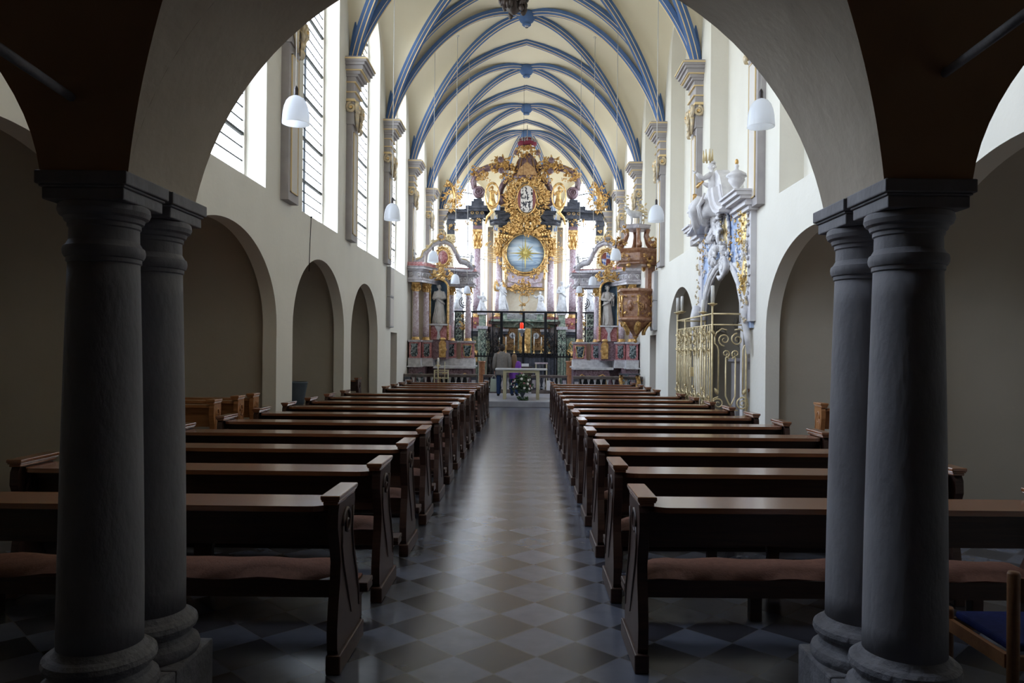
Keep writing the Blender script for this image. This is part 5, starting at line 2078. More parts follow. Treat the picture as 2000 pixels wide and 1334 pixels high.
# gilded hood between arms and glory
m = MB()
for row in range(5):
    rr_ = 1.0 - row * .12
    for k in range(17):
        a = PI * (.06 + .88 * k / 16)
        x, z = rr_ * .98 * math.cos(a), rr_ * .86 * math.sin(a)
        m.leaf((hx(1024) + x, HY - .15 - row * .09, hz(474) + z), .20, .07, a + (.3 if k % 2 else -.3), .03, .04)
rocaille(m, H(1024, 446, HY - .5), 64 / K, 38 / K, 80, 275, .028)
m.tube([(hx(1024) + 1.0 * math.cos(a), HY - .15, hz(474) + .9 * math.sin(a)) for a in [PI * i / 18 for i in range(19)]], .05, 6)
for d in (-1, 1):
    m.scroll((hx(1024) + d * .98, HY - .2, hz(474)), .14, 1.4, .04)
ob('gilt_canopy', m, 'golddark')


# the round glory window with star
def glory_material():
    m = bpy.data.materials.new('swirling_blue_sky_painting')
    m.use_nodes = True
    t = m.node_tree
    b = t.nodes['Principled BSDF']
    b.inputs['Roughness'].default_value = .5
    tc = t.nodes.new('ShaderNodeTexCoord'); mp = t.nodes.new('ShaderNodeMapping')
    mp.inputs['Rotation'].default_value = (0, -.35, 0)
    mp.inputs['Scale'].default_value = (.55, 1, 3.2)
    t.links.new(tc.outputs['Object'], mp.inputs[0])
    n = t.nodes.new('ShaderNodeTexNoise')
    n.inputs['Scale'].default_value = 1.3; n.inputs['Detail'].default_value = 2; n.inputs['Distortion'].default_value = 1.6
    t.links.new(mp.outputs[0], n.inputs[0])
    r = t.nodes.new('ShaderNodeValToRGB')
    r.color_ramp.elements[0].position = .32; r.color_ramp.elements[1].position = .68
    r.color_ramp.elements[0].color = (.17, .25, .38, 1); r.color_ramp.elements[1].color = (.64, .69, .72, 1)
    e_ = r.color_ramp.elements.new(.48); e_.color = (.36, .47, .58, 1)
    t.links.new(n.outputs[0], r.inputs[0]); t.links.new(r.outputs[0], b.inputs['Base Color'])
    return m


gc = H(1024.5, 495, HY)
m = MB()
m.X = Matrix.Translation(gc) @ Matrix.Rotation(PI / 2, 4, 'X')
m.lathe((0, 0, 0), [(0, -.04), (.78, -.04), (.78, .04), (0, .04)], 48)
m.X = Matrix.Identity(4)
gd = ob('glory_painting', m, glory_material())
m = MB()
for i in range(16):
    a = 2 * PI * i / 16
    L_ = .72 if i % 4 == 0 else (.46 if i % 2 == 0 else .38)
    m.X = Matrix.Translation((gc[0], gc[1] - .05, gc[2]))
    w_ = .05
    p = [(w_ * math.cos(a + PI / 2), w_ * math.sin(a + PI / 2)), (L_ * math.cos(a), L_ * math.sin(a)), (w_ * math.cos(a - PI / 2), w_ * math.sin(a - PI / 2))]
    m.add([(p[0][0], 0, p[0][1]), (p[1][0], 0, p[1][1]), (p[2][0], 0, p[2][1]), (0, -.05, 0), (p[1][0], 0, p[1][1])], [(0, 1, 3), (1, 2, 3), (2, 0, 3)])
m.X = Matrix.Identity(4)
m.ell((gc[0], gc[1] - .09, gc[2]), (.09, .05, .09), 14, 8)
ob('gilt_star', m, 'goldstar', gd)
m = MB()
m.tube([(gc[0] + .80 * math.cos(a), gc[1] - .06, gc[2] + .80 * math.sin(a)) for a in [2 * PI * i / 48 for i in range(48)]], .035, 8, closed=True)
m.tube([(gc[0] + .90 * math.cos(a), gc[1] - .02, gc[2] + .90 * math.sin(a)) for a in [2 * PI * i / 48 for i in range(48)]], .05, 8, closed=True)
ob('gilt_frame', m, 'gold', gd)
for k in range(11):
    m = MB()
    a = PI * (.84 + 1.32 * k / 10) if True else 0
    if abs(k - 5) < 1: continue
    rocaille(m, (gc[0] + .97 * math.cos(a), gc[1] - .1, gc[2] + .97 * math.sin(a)), .38, .38, 12, 300 + k, .024)
    ob('gilt_cloud', m, 'gold', gd)
for k in range(5):
    m = MB()
    a = PI * (.12 + .19 * k)
    rocaille(m, (gc[0] + 1.0 * math.cos(a), gc[1] - .1, gc[2] + .98 * math.sin(a)), .40, .34, 12, 320 + k, .024)
    ob('gilt_cloud', m, 'gold', gd)
for d in (-1, 1):
    m = MB()
    p = (gc[0] + d * .80, gc[1] - .22, gc[2] - .98)
    figure(m, (p[0], p[1], p[2] - .12), .52, -d * .5, 0, [(.3, -.1, .15), (.42, -.12, .34)], [(.3, -.1, .15), (.30, -.15, .36)], naked=True, seed=40 + d)
    ob('gilded_putto', m, 'gold', gd)
m = MB()
m.bbox(hx(985), hx(1063), HY + .3, HY + .5, 3.0, hz(440))
m.mi = 1
m.bbox(hx(990), hx(1058), HY + .1, HY + .3, hz(560), hz(552))
m.mi = 2
m.prism([(hx(986), hz(562)), (hx(1062), hz(562)), (hx(1062), hz(566)), (hx(986), hz(566))], HY + .05, HY + .3, 'y')
m.mi = 1
m.prism([(gc[0] - .80, gc[2] - .75), (gc[0] - .66, gc[2] - 1.15), (gc[0], gc[2] - 1.28), (gc[0] + .66, gc[2] - 1.15), (gc[0] + .80, gc[2] - .75), (gc[0], gc[2] - .93)], HY - .02, HY + .12, 'y')
ob('retable_wall', m, ['creamstone', 'marpink', 'golddark'])
m = MB()
rocaille(m, H(1023, 566, HY - .2), 46 / K, 24 / K, 46, 330, .024)
rocaille(m, H(1023, 552, HY - .2), 26 / K, 18 / K, 16, 331, .022)
rocaille(m, H(1023, 605, HY - .2), 20 / K, 22 / K, 12, 332, .018)
ob('gilt_basket', m, 'golddark')
m = MB()
c = H(1023, 584, HY - .25)
m.tube([(c[0] + .20 * math.cos(a), c[1], c[2] + .20 * math.sin(a)) for a in [2 * PI * i / 22 for i in range(22)]], .014, 6, closed=True)
m.ell((c[0], c[1], c[2] - .24), .04)
ob('gilt_ring', m, 'golddark')

# lower storey
m = MB()
m.bbox(hx(962), hx(1086), HY + .1, HY + .5, .17, hz(612))
m.mi = 1
m.bbox(hx(966), hx(1082), HY - .25, HY + .2, hz(640), hz(628))
m.bbox(hx(960), hx(1088), HY - .66, HY + .2, hz(629), hz(625))
m.prism([(hx(1005), hz(638)), (hx(1022), hz(626)), (hx(1042), hz(638)), (hx(1042), hz(634)), (hx(1022), hz(621)), (hx(1005), hz(634))], HY - .5, HY - .25, 'y')
pr = ob('predella', m, ['marwhite', 'greenstone'])
m = MB()
for k in range(16):
    px = 966 + k * 7.6
    rocaille(m, (hx(px), HY + .06, hz(616)), .17, .26, 5, 340 + k, .014)
ob('stucco_relief', m, 'marwhite', pr)
for s in (-1, 1):
    q = mirx(s)
    m = MB()
    x0, x1 = sorted((hx(q(979)), hx(q(1012))))
    m.bbox(x0, x1, HY - .1, HY + .1, hz(684), hz(641))
    rocaille(m, ((x0 + x1) / 2, HY - .12, hz(662)), .6, .75, 34, 350, .02)
    pn = ob('relief_panel', m, 'ochre', pr)
    m = MB()
    c = H(q(1001), 656, HY - .22)
    m.X = Matrix.Translation(c) @ Matrix.Rotation(PI / 2, 4, 'X')
    m.lathe((0, 0, 0), [(0, -.02), (.12, -.02), (.125, 0), (.12, .02), (0, .02)], 20)
    m.mi = 1
    m.X = Matrix.Translation(c)
    m.bbox(-.01, .01, -.03, -.02, -.09, .09); m.bbox(-.06, .06, -.03, -.02, -.01, .01)
    m.X = Matrix.Identity(4)
    ob('medallion', m, ['marwhite', 'black'], pn)
    m = MB()
    x0, x1 = sorted((hx(q(960)), hx(q(973))))
    xm = (x0 + x1) / 2
    m.tube([(xm, HY - .3, .5), (xm - .1 * s * -1, HY - .35, 1.2), (xm, HY - .3, 1.8), (xm + .05 * s, HY - .4, 2.2), (xm, HY - .35, 2.55)], [.28, .2, .15, .2, .26], 10)
    for k in range(16):
        m.ell((xm + R.uniform(-.2, .2), HY - .5 + R.uniform(0, .1), R.uniform(.6, 2.5)), (.09, .08, .12), 7, 5)
    m.bbox(x0 - .1, x1 + .1, HY - .6, HY, hz(634), hz(628))
    ob('carved_console', m, 'darkbronze', pr)
m = MB()
m.bbox(hx(1012), hx(1038), HY - .35, HY + .1, hz(694), hz(640))
m.mi = 1
m.bbox(hx(1014), hx(1036), HY - .38, HY - .35, hz(690), hz(642))
rocaille(m, H(1024, 676, HY - .4), .42, .5, 22, 360, .016)
m.lathe((hx(1024), HY - .4, hz(690)), [(.16, 0), (.14, .1), (.10, .3), (.06, .4), (.1, .5), (.05, .6), (.0, .65)], 14)
ob('tabernacle', m, ['greenstone', 'gold'], pr)
m = MB()
m.bbox(hx(965), hx(1085), HY - .75, HY - .3, .17, 1.45)
m.mi = 1
m.bbox(hx(962), hx(1088), HY - .82, HY - .3, 1.45, 1.53)
ob('altar_block', m, ['mardark', 'black'])

# candles on the altar block: each stands on it
for k, px in enumerate((977, 989, 1005, 1043, 1057)):
    t_ = thing('altar_candle', (hx(px), HY - .5, 1.53), 'white candle in gilt holder on the high altar, %s' % ('leftmost', 'second from left', 'just left of the tabernacle', 'just right of the tabernacle', 'rightmost')[k], 'candle', 'candles on the high altar')
    m = MB(); m.lathe((0, 0, 0), [(.06, 0), (.055, .02), (.015, .06), (.02, .14), (.012, .2), (.03, .30), (.03, .32)], 10)
    obj('candle_holder', m, 'gold', t_)
    m = MB(); m.lathe((0, 0, .32), [(.018, 0), (.018, .34), (.004, .35)], 8)
    obj('candle', m, 'wax', t_)

# white statues at the foot of the columns (own things)
ST = [(984, 608, 1.18, .5, 'white marble angel with gilded wing leaning left of the altar centre', dict(wings=1, lean=-.22)),
      (1054, 609, .95, -.6, 'white marble kneeling figure right of the altar centre', dict(kneel=True)),
      (1096, 610, 1.22, .2, 'white marble figure raising one arm beside the right inner column', dict()),
      (943, 611, .95, .3, 'small white marble figure at the foot of the left outer column', dict(kneel=True)),
      (897, 606, 1.22, .5, 'white marble figure seen between the columns of the left side altar', dict()),
      (1150, 608, 1.20, -.5, 'white marble figure seen between the columns of the right side altar', dict())]
for i, (px, py, h_, fc, lab, kw) in enumerate(ST):
    m = MB()
    c = H(px, py, HY - .42)
    arms = dict(armsR=[(.28, -.1, .02), (.45, -.12, .22)]) if i in (2, 4) else dict(armsL=[(.3, -.05, -.1), (.42, -.2, .05)])
    figure(m, c, h_, fc, kw.pop('lean', 0), seed=50 + i, **arms, **kw)
    m.mi = 0
    obj('statue', m, ['marwhite', 'gold'], None, world=True, label=lab, cat='statue')
    m = MB()
    moulding(m, c[0] - .16, c[0] + .16, HY - .60, HY - .1, [(0, .17 if i > 1 else 2.86, 2.5 if i > 1 else 2.87, 1), (.06, 2.5 if i > 1 else 2.86, 2.62 if i > 1 else 2.88, 2), (-.03, 2.62 if i > 1 else 2.86, c[2] - .12, 1), (.03, c[2] - .12, c[2] - .005, 2)])
    ob('statue_plinth', m, ['mardark', 'greenstone', 'margrey'])

# ================================================================== IRON SCREEN IN FRONT OF THE CHOIR
SY = 28.0
sx_ = lambda px: (px - 1027) * SY / FOC
sz_ = lambda py: EYE + (VY - py) * SY / FOC
root = thing('iron_screen', (AX, SY, .17), 'tall black wrought iron screen with scrolls and gates across the choir', 'screen')
m = MB()
m.bbox(-3.4, 3.3, SY - .03, SY + .03, sz_(611.5), sz_(608))
m.bbox(-3.4, 3.3, SY - .02, SY + .02, sz_(698), sz_(695))
m.bbox(-3.4, 3.3, SY - .03, SY + .03, .17, .26)
obj('rail', m, 'black', root, world=True)
for px, w_ in ((962, .018), (979, .05), (1022, .045), (1065, .05), (1083, .018), (1125, .035), (922, .018), (904, .03), (888, .018), (1143, .018), (1160, .03)):
    m = MB()
    x = sx_(px)
    m.bbox(x - w_, x + w_, SY - w_, SY + w_, .17, sz_(609))
    obj('post', m, 'black', root, world=True)


def scroll_panel(m, x0, x1, z0, z1, th=.012):
    w_, h_ = x1 - x0, z1 - z0
    n = max(1, round(h_ / (w_ * .9)))
    for k in range(n):
        zc = z0 + h_ * (k + .5) / n
        r = min(w_ * .24, h_ / n * .24)
        for d in (-1, 1):
            m.scroll((x0 + w_ / 2 + d * w_ * .25, SY, zc + r * .7), r, 1.5, th, -PI / 2 * d, d, 16)
            m.scroll((x0 + w_ / 2 + d * w_ * .25, SY, zc - r * .9), r * .85, 1.5, th, PI / 2 * d, d, 16)
            m.leaf((x0 + w_ / 2, SY, zc), w_ * .3, .02, PI / 2 * d + .5, .006, .0)
    for t_ in (.0, .5, 1):
        m.tube([(x0 + w_ * t_, SY, z0), (x0 + w_ * t_, SY, z1)], th * .8, 5)


for a, b in ((962, 979), (1065, 1083), (936, 960), (1085, 1108), (905, 921), (1126, 1143), (888, 903), (1145, 1160)):
    m = MB()
    scroll_panel(m, sx_(a) + .03, sx_(b) - .03, sz_(690), sz_(648) if 921 < a < 1100 else sz_(612))
    obj('scroll_panel', m, 'black', root, world=True)
m = MB()
for k in range(44):
    px = 890 + k * 6.2
    x = sx_(px)
    m.tube([(x, SY, .25), (x, SY, sz_(697))], .011, 5)
    m.leaf((x, SY, sz_(697)), .16, .03, PI / 2, .01, 0)
obj('picket_row', m, 'black', root, world=True)
m = MB()
for px in (905, 1133):
    rocaille(m, (sx_(px), SY - .03, sz_(630)), .34, .5, 20, 400 + px, .016)
obj('gilt_blossom', m, 'golddark', root, world=True)
m = MB()
for s in (-1, 1):     # scrolled crests beyond the side altars
    for r_ in (.30, .2):
        m.scroll((AX + s * 2.2, SY, sz_(590)), r_, 1.7, .016, PI / 2, s, 22)
    m.scroll((AX + s * 1.95, SY, sz_(602)), .14, 1.4, .014, PI / 2, -s, 18)
obj('scrolled_crest', m, 'black', root, world=True)

# sanctuary lamp
p = P(1019, 640, 27.2)
t_ = thing('sanctuary_lamp', (p.x, 27.2, p.z - .32), 'hanging sanctuary lamp with glowing ruby glass in the middle of the choir', 'lamp')
m = MB(); m.lathe((0, 0, 0), [(0, 0), (.03, .02), (.05, .06), (.03, .10), (.10, .16), (.13, .24), (.12, .28)], 16)
obj('lamp_bowl', m, 'silver', t_)
m = MB(); m.lathe((0, 0, .28), [(.0, 0), (.06, 0), (.065, .08), (.065, .17), (.05, .22), (.04, .22)], 16)
obj('ruby_glass', m, 'redglass', t_)
m = MB()
for k in range(3):
    a = 2 * PI * k / 3 + .5
    m.tube([(.12 * math.cos(a), .12 * math.sin(a), .28), (.02 * math.cos(a), .02 * math.sin(a), 1.1)], .006, 4)
m.tube([(0, 0, 1.1), (0, 0, RID - p.z + .25)], .006, 4)
obj('chain', m, 'black', t_)

# orange marble pedestals and a small table behind the rail
for px, w_ in ((941, 13), (1112, 15)):
    p = P(px, 740, 26.9)
    m = MB()
    h_ = P(px, 705, 26.9).z - .17
    m.lathe((p.x, 26.9, .17), [(.14, 0), (.14, .05), (.115, .09), (.11, h_ - .1), (.13, h_ - .05), (.14, h_)], 22)
    obj('marble_pedestal', m, 'orangemar', None, world=True, label='round orange brown marble pedestal behind the rail at the %s of the screen' % ('left' if px < 1000 else 'right'), cat='pedestal')
t_ = thing('side_table', (.56, 27.3, .17), 'small side table with pinkish cloth behind the choir rail', 'table')
m = MB(); m.bbox(-.23, .23, -.16, .16, 1.0, 1.05)
obj('table_top', m, 'marpink', t_)
for x, y in ((-.19, -.12), (.19, -.12), (-.19, .12), (.19, .12)):
    m = MB(); m.bbox(x - .02, x + .02, y - .02, y + .02, 0, 1.0)
    obj('leg', m, 'tablewood', t_)
t_ = thing('kneeling_desk', (-.02, 27.45, .17), 'dark prayer desk with open book in front of the iron gate', 'desk')
m = MB()
m.bbox(-.26, .26, -.16, .16, 0, .82)
m.prism([(-.26, .82), (.26, .82), (.26, .9), (-.26, .9)], -.2, .16, 'y')
obj('desk', m, 'darkbronze', t_)
m = MB(); m.bbox(-.13, .13, -.1, .06, .9, 1.0)
obj('book', m, 'paper', t_)


# ================================================================== CHOIR RAILS
def rail(name, a, b, ztop, label):
    """balustrade from a to b in plan"""
    a, b = Vector(a), Vector(b)
    L = (b - a).length
    d = (b - a) / L
    ang = math.atan2(d.y, d.x)
    t_ = thing(name, (a.x, a.y, .17), label, 'balustrade', 'stone balustrades before the altars', rz=ang)
    h_ = ztop - .17
    m = MB()
    m.bbox(0, L, -.09, .09, h_ - .09, h_ - .02)
    m.bbox(-.01, L + .01, -.11, .11, h_ - .05, h_)
    o = obj('handrail', m, 'railstone', t_); bevel(o, .01)
    m = MB(); m.bbox(0, L, -.09, .09, 0, .12)
    obj('base_course', m, 'railstone', t_)
    for x in (.09, L - .09):
        m = MB(); m.bbox(x - .09, x + .09, -.085, .085, .12, h_ - .09)
        m.mi = 1
        m.bbox(x - .06, x + .06, -.09, -.085, .2, h_ - .17)
        obj('pier', m, ['mardark', 'margrey'], t_)
    n = max(1, int((L - .36) / .17))
    for k in range(n):
        m = MB()
        baluster(m, (.18 + (L - .36) * (k + .5) / n, 0, .12), h_ - .21, .055)
        obj('baluster', m, 'marwhite', t_)
    return t_


rail('balustrade', (XL + .02, 22.7), (-1.45, 22.7), .915, 'stone balustrade in front of the left side altar')
rail('balustrade', (1.42, 22.7), (XR - .02, 22.7), .895, 'stone balustrade in front of the right side altar')
rail('balustrade', (-1.45, 26.25), (-.14, 26.25), .80, 'stone balustrade in the middle of the choir, behind the man')
rail('balustrade', (.20, 26.25), (1.42, 26.25), .80, 'stone balustrade in the middle of the choir, right of the flowers')
m = MB()
m.bbox(.72, .86, 26.125, 26.15, .28, .62)
obj('notice', m, 'paper', None, world=True, label='white paper notice fixed to the dark pier of the choir rail', cat='notice')

# gilt and brass stands by the side altars
p = P(862, 745, 22.3)
t_ = thing('lectern', (p.x, 22.25, .17), 'pale gilded reading stand before the left side altar', 'lectern')
m = MB()
for x in (-.2, .2):
    m.tube([(x, 0, 0), (x, 0, .85)], .016, 6)
    m.tube([(x * .5, 0, .3), (x * .5, 0, 1.12)], .012, 6)
m.tube([(-.2, 0, .12), (.2, 0, .12)], .015, 6)
m.tube([(-.2, 0, .80), (.2, 0, .80)], .015, 6)
obj('stand_frame', m, 'tablewood', t_)
m = MB(); m.bbox(-.22, .22, -.05, .12, .62, .65); m.bbox(-.22, .22, .0, .03, .85, .88)
obj('shelf', m, 'tablewood', t_)
p = P(856, 700, 22.45)
t_ = thing('candle_stand', (p.x, 22.45, .17), 'slim brass candle stand with thick candle before the left side altar', 'candle stand')
m = MB(); m.lathe((0, 0, 0), [(.12, 0), (.11, .02), (.02, .06), (.018, .5), (.03, .52), (.016, .56), (.016, .95), (.05, .99), (.07, 1.0), (.07, 1.015), (.02, 1.02)], 12)
obj('stand', m, 'goldpale', t_)
m = MB(); m.lathe((0, 0, 1.02), [(.028, 0), (.028, .2), (.006, .21)], 10)
obj('candle', m, 'wax', t_)
p = P(1262, 740, 22.2)
t_ = thing('console_table', (3.04, 22.35, .17), 'small ornate gilt console table at the right end of the choir rail', 'table')
m = MB(); m.bbox(-.3, .3, -.14, .14, .78, .82)
obj('table_top', m, 'mardark', t_)
m = MB()
for x in (-.24, .24):
    m.tube([(x, 0, .78), (x * 1.1, -.08, .6), (x * .8, -.02, .35), (x * .9, -.06, .0)], [.05, .06, .04, .03], 7)
    rocaille(m, (x, -.1, .62), .22, .28, 10, 444, .014)
obj('carved_legs', m, 'golddark', t_)

# ================================================================== ALTAR TABLE AND FLOWERS
t_ = thing('altar_table', (-.13, 23.2, .17), 'plain altar table with thin stone top and pale gold frame legs on the platform', 'table')
m = MB(); m.bbox(-.78, .78, -.42, .42, .875, .92)
o = obj('table_top', m, 'tabletop', t_); bevel(o, .006)
for x in (-.5, .5):
    for y in (-.34, .34):
        m = MB()
        m.bbox(x - .045, x + .045, y - .04, y + .04, 0, .875)
        obj('leg', m, 'tablewood', t_)
m = MB()
m.bbox(-.5, .5, -.37, -.31, .80, .87); m.bbox(-.5, .5, .31, .37, .80, .87)
m.bbox(-.53, -.47, -.34, .34, .80, .87); m.bbox(.47, .53, -.34, .34, .80, .87)
m.bbox(-.53, -.47, -.34, .34, .0, .05); m.bbox(.47, .53, -.34, .34, .0, .05)
obj('frame_rail', m, 'tablewood', t_)

t_ = thing('flower_arrangement', (-.09, 22.45, .17), 'bouquet of white and pink flowers in a dark vase standing before the altar table', 'flowers')
m = MB()
m.lathe((0, 0, 0), [(.12, 0), (.12, .02), (.05, .05), (.04, .12), (.08, .2), (.12, .27), (.13, .31), (.10, .31)], 20)
obj('vase', m, 'basin', t_)
rf = random.Random(17)
m = MB()
for k in range(170):
    a = rf.uniform(0, 2 * PI); q = math.sqrt(rf.random())
    z = rf.uniform(.22, .72)
    rad = .30 * (1 - abs(z - .42) / .42) + .06
    m.X = Matrix.Translation((rad * q * math.cos(a), rad * q * math.sin(a) * .8, z)) @ Matrix.Rotation(a + PI / 2, 4, 'Z')
    m.leaf((0, 0, 0), rf.uniform(.08, .15), .022, rf.uniform(-.5, 1.6), .006, .03)
for k in range(26):
    a = rf.uniform(0, 2 * PI)
    m.X = Matrix.Translation((.12 * math.cos(a), .12 * math.sin(a), rf.uniform(.0, .07))) @ Matrix.Rotation(a + PI / 2, 4, 'Z')
    m.leaf((0, 0, 0), .12, .03, rf.uniform(-.1, .6), .006, .02)
m.X = Matrix.Identity(4)
obj('foliage', m, 'leaf', t_)
for k in range(30):
    a = rf.uniform(0, 2 * PI)
    z = rf.uniform(.34, .76)
    rad = .30 * (1 - abs(z - .45) / .45) + .05
    white = k % 3 != 0
    if k in (0, 1): z = .80 - k * .05; rad = .04
    r_ = rf.uniform(.026, .040)
    m = MB()
    for j in range(8):
        b_ = 2 * PI * j / 8
        m.ell((r_ * .6 * math.cos(b_), r_ * .6 * math.sin(b_), 0), (r_ * .55, r_ * .3, r_ * .35), 6, 4, Matrix.Rotation(b_, 3, 'Z'))
    m.ell((0, 0, r_ * .2), r_ * .5, 7, 5)
    Rm = Matrix.Rotation(a + PI / 2, 4, 'Z') @ Matrix.Rotation(PI / 2 * .8, 4, 'X')
    m.v = [tuple(Rm @ Vector(p)) for p in m.v]
    obj('blossom', m, 'petal' if white else 'petalpink', t_, loc=(rad * math.cos(a), rad * math.sin(a) * .85, z))


# ================================================================== THE TWO VISITORS
def skin_mesh(name, nodes, edges, mats, parent, sub=2):
    """nodes: (x, y, z, r): a body grown around a skeleton"""
    me = bpy.data.meshes.new(name)
    me.from_pydata([n[:3] for n in nodes], edges, [])
    o = bpy.data.objects.new(name, me)
    COL.objects.link(o)
    md = o.modifiers.new('skin', 'SKIN')
    for i, n in enumerate(nodes):
        r = n[3]
        me.skin_vertices[0].data[i].radius = r if isinstance(r, tuple) else (r, r)
        me.skin_vertices[0].data[i].use_root = (i == 0)
    md.use_smooth_shade = True
    sb = o.modifiers.new('sub', 'SUBSURF'); sb.levels = sub; sb.render_levels = sub
    dg = bpy.context.evaluated_depsgraph_get()
    dg.update()
    ev = o.evaluated_get(dg)
    nm = bpy.data.meshes.new_from_object(ev)
    nm.name = name
    o.modifiers.clear()
    o.data = nm
    nm.materials.clear()
    nm.materials.append(M[mats])
    nm.polygons.foreach_set('use_smooth', [True] * len(nm.polygons))
    o.parent = parent
    WL[o.name] = WL[parent.name]
    return o


def person(loc, rz, label, h, coat, legs, hair, long_hair=False, child=False):
    t_ = thing('person', loc, label, 'person', None, rz)
    k = h / 1.72
    t_.scale = (k, k, k)
    # body: pelvis, spine, head, legs, arms and hands in one surface
    N = [(0, 0, .93, .13), (0, 0, 1.08, .12), (0, .0, 1.25, .14), (0, .0, 1.40, .12), (0, .0, 1.48, .055), (0, -.01, 1.53, .052), (0, -.015, 1.60, (.078, .095)), (0, -.01, 1.68, (.06, .07))]
    E = [(0, 1), (1, 2), (2, 3), (3, 4), (4, 5), (5, 6), (6, 7)]
    for s in (-1, 1):
        b = len(N)
        N += [(s * .095, 0, .86, .095), (s * .105, -.01, .50, .062), (s * .11, .03, .10, .042), (s * .115, -.08, .035, .035)]
        E += [(0, b), (b, b + 1), (b + 1, b + 2), (b + 2, b + 3)]
        b = len(N)
        N += [(s * .19, 0, 1.39, .06), (s * .245, .03, 1.12, .043), (s * .25, -.03, .88, .030), (s * .25, -.05, .80, (.026, .036))]
        E += [(3, b), (b, b + 1), (b + 1, b + 2), (b + 2, b + 3)]
        w_ = b + 3
        for f_ in range(4):
            c = len(N)
            ln = (.070, .080, .076, .060)[f_]
            y = -.085 + f_ * .022
            N += [(s * .25, y, .765, .0095), (s * .247, y - .004, .765 - ln * .55, .009), (s * .238, y - .006, .765 - ln, .008)]
            E += [(w_, c), (c, c + 1), (c + 1, c + 2)]
        c = len(N)
        N += [(s * .235, -.095, .80, .011), (s * .225, -.115, .765, .009)]
        E += [(w_, c), (c, c + 1)]
    skin_mesh('body', N, E, 'skin', t_, 1)
    # face and ears
    m = MB()
    m.ell((0, -.115, 1.60), (.014, .02, .026), 6, 5)
    for s in (-1, 1):
        m.ell((s * .082, -.01, 1.60), (.012, .02, .03), 6, 5)
        m.ell((s * .032, -.10, 1.62), (.015, .012, .009), 6, 5)
    m.ell((0, -.105, 1.55), (.026, .012, .008), 6, 5)
    obj('face', m, 'skin', t_)
    # trousers
    N = [(0, 0, .95, (.165, .13)), (0, 0, .88, (.16, .125))]
    E = [(0, 1)]
    for s in (-1, 1):
        b = len(N)
        N += [(s * .095, 0, .80, .10), (s * .105, -.005, .50, .083), (s * .11, .02, .20, .072), (s * .11, .02, .05, .078)]
        E += [(1, b), (b, b + 1), (b + 1, b + 2), (b + 2, b + 3)]
    skin_mesh('trousers', N, E, legs, t_, 2)
    # coat with sleeves, hem below the hip
    m = MB()
    rings = [(.70, .215, .155), (.74, .222, .16), (.90, .215, .155), (1.05, .20, .145), (1.22, .215, .15), (1.36, .215, .135), (1.43, .17, .105), (1.475, .095, .085), (1.50, .075, .075)]
    n = 28
    vs = []
    for z, a, b in rings:
        for i in range(n):
            th = 2 * PI * i / n
            q = 1 + .02 * math.cos(5 * th + z * 4)
            vs.append((a * q * math.cos(th), b * q * math.sin(th), z))
    fs = []
    for j in range(len(rings) - 1):
        for i in range(n):
            fs.append((j * n + i, j * n + (i + 1) % n, (j + 1) * n + (i + 1) % n, (j + 1) * n + i))
    fs.append(tuple(range(n - 1, -1, -1)))
    m.add(vs, fs, True)
    ct = obj('jacket', m, coat, t_)
    for s in (-1, 1):
        m = MB()
        m.tube([(s * .14, 0, 1.42), (s * .195, 0, 1.385), (s * .235, .02, 1.24), (s * .262, .03, 1.10), (s * .266, .0, .98), (s * .258, -.03, .86)], [.055, .082, .078, .068, .062, .055], 14)
        obj('sleeve', m, coat, ct)
    # hair
    m = MB()
    if long_hair:
        m.lathe((0, .012, 0), [(.085, 1.12), (.125, 1.18), (.128, 1.35), (.112, 1.50), (.108, 1.62), (.09, 1.70), (.05, 1.735), (0, 1.745)], 20, fold=.05, folds=9)
        m.v = [(x, y + .04 if y > 0 else y * .45 + .02, z) for x, y, z in m.v]
    else:
        m.ell((0, .018, 1.645), (.092, .108, .098), 18, 12)
        m.ell((0, .05, 1.60), (.082, .065, .10), 14, 10)
        for q in range(60):
            a = R.uniform(0, 2 * PI)
            m.ell((.085 * math.cos(a), .02 + .09 * math.sin(a) * R.uniform(.2, 1), 1.66 + R.uniform(-.03, .07)), .018, 5, 4)
    obj('hair', m, hair, t_)
    for s in (-1, 1):
        m = MB()
        m.ell((s * .112, -.05, .04), (.05, .13, .05), 14, 8)
        m.v = [(x, y, max(0, z)) for x, y, z in m.v]
        obj('shoe', m, 'shoe', t_)
    return t_


person((-.765, 24.6, .17), PI + .12, 'man seen from behind in grey coat and blue jeans looking towards the choir', 1.64, 'jacket', 'jeans', 'hairdark')
person((-.36, 24.75, .17), PI - .45, 'girl with long light brown hair in purple jacket standing beside the man', 1.33, 'purple', 'jeans', 'hairlight', True, True)
t_ = thing('shopping_bag', (-1.04, 24.66, .30), 'pale green carrier bag held in the left hand of the man', 'bag')
m = MB()
m.prism([(-.10, .0), (.10, .0), (.115, .40), (-.09, .42)], -.05, .05, 'y')
o = obj('bag_body', m, 'bagpale', t_); bevel(o, .02, 3)
m = MB()
m.tube([(-.05, 0, .40), (-.03, 0, .49), (.02, 0, .52), (.06, 0, .49), (.07, 0, .40)], .008, 6)
obj('handle', m, 'bagpale', t_)
# ================================================================== STUCCO PORTAL AND GILT CAGE ON THE RIGHT WALL
# wall plane coordinates: s runs along the nave (world y), z up, d into the nave
WX = XR


def wp(m):
    """turn builder coords (x = s, y = -d facing the nave is -y, z) onto the right wall"""
    m.X = Matrix(((0, 1, 0, WX), (1, 0, 0, 0), (0, 0, 1, 0), (0, 0, 0, 1)))
    return m
# builder x -> world y, builder y -> world x - WX : builder -y comes out of the wall


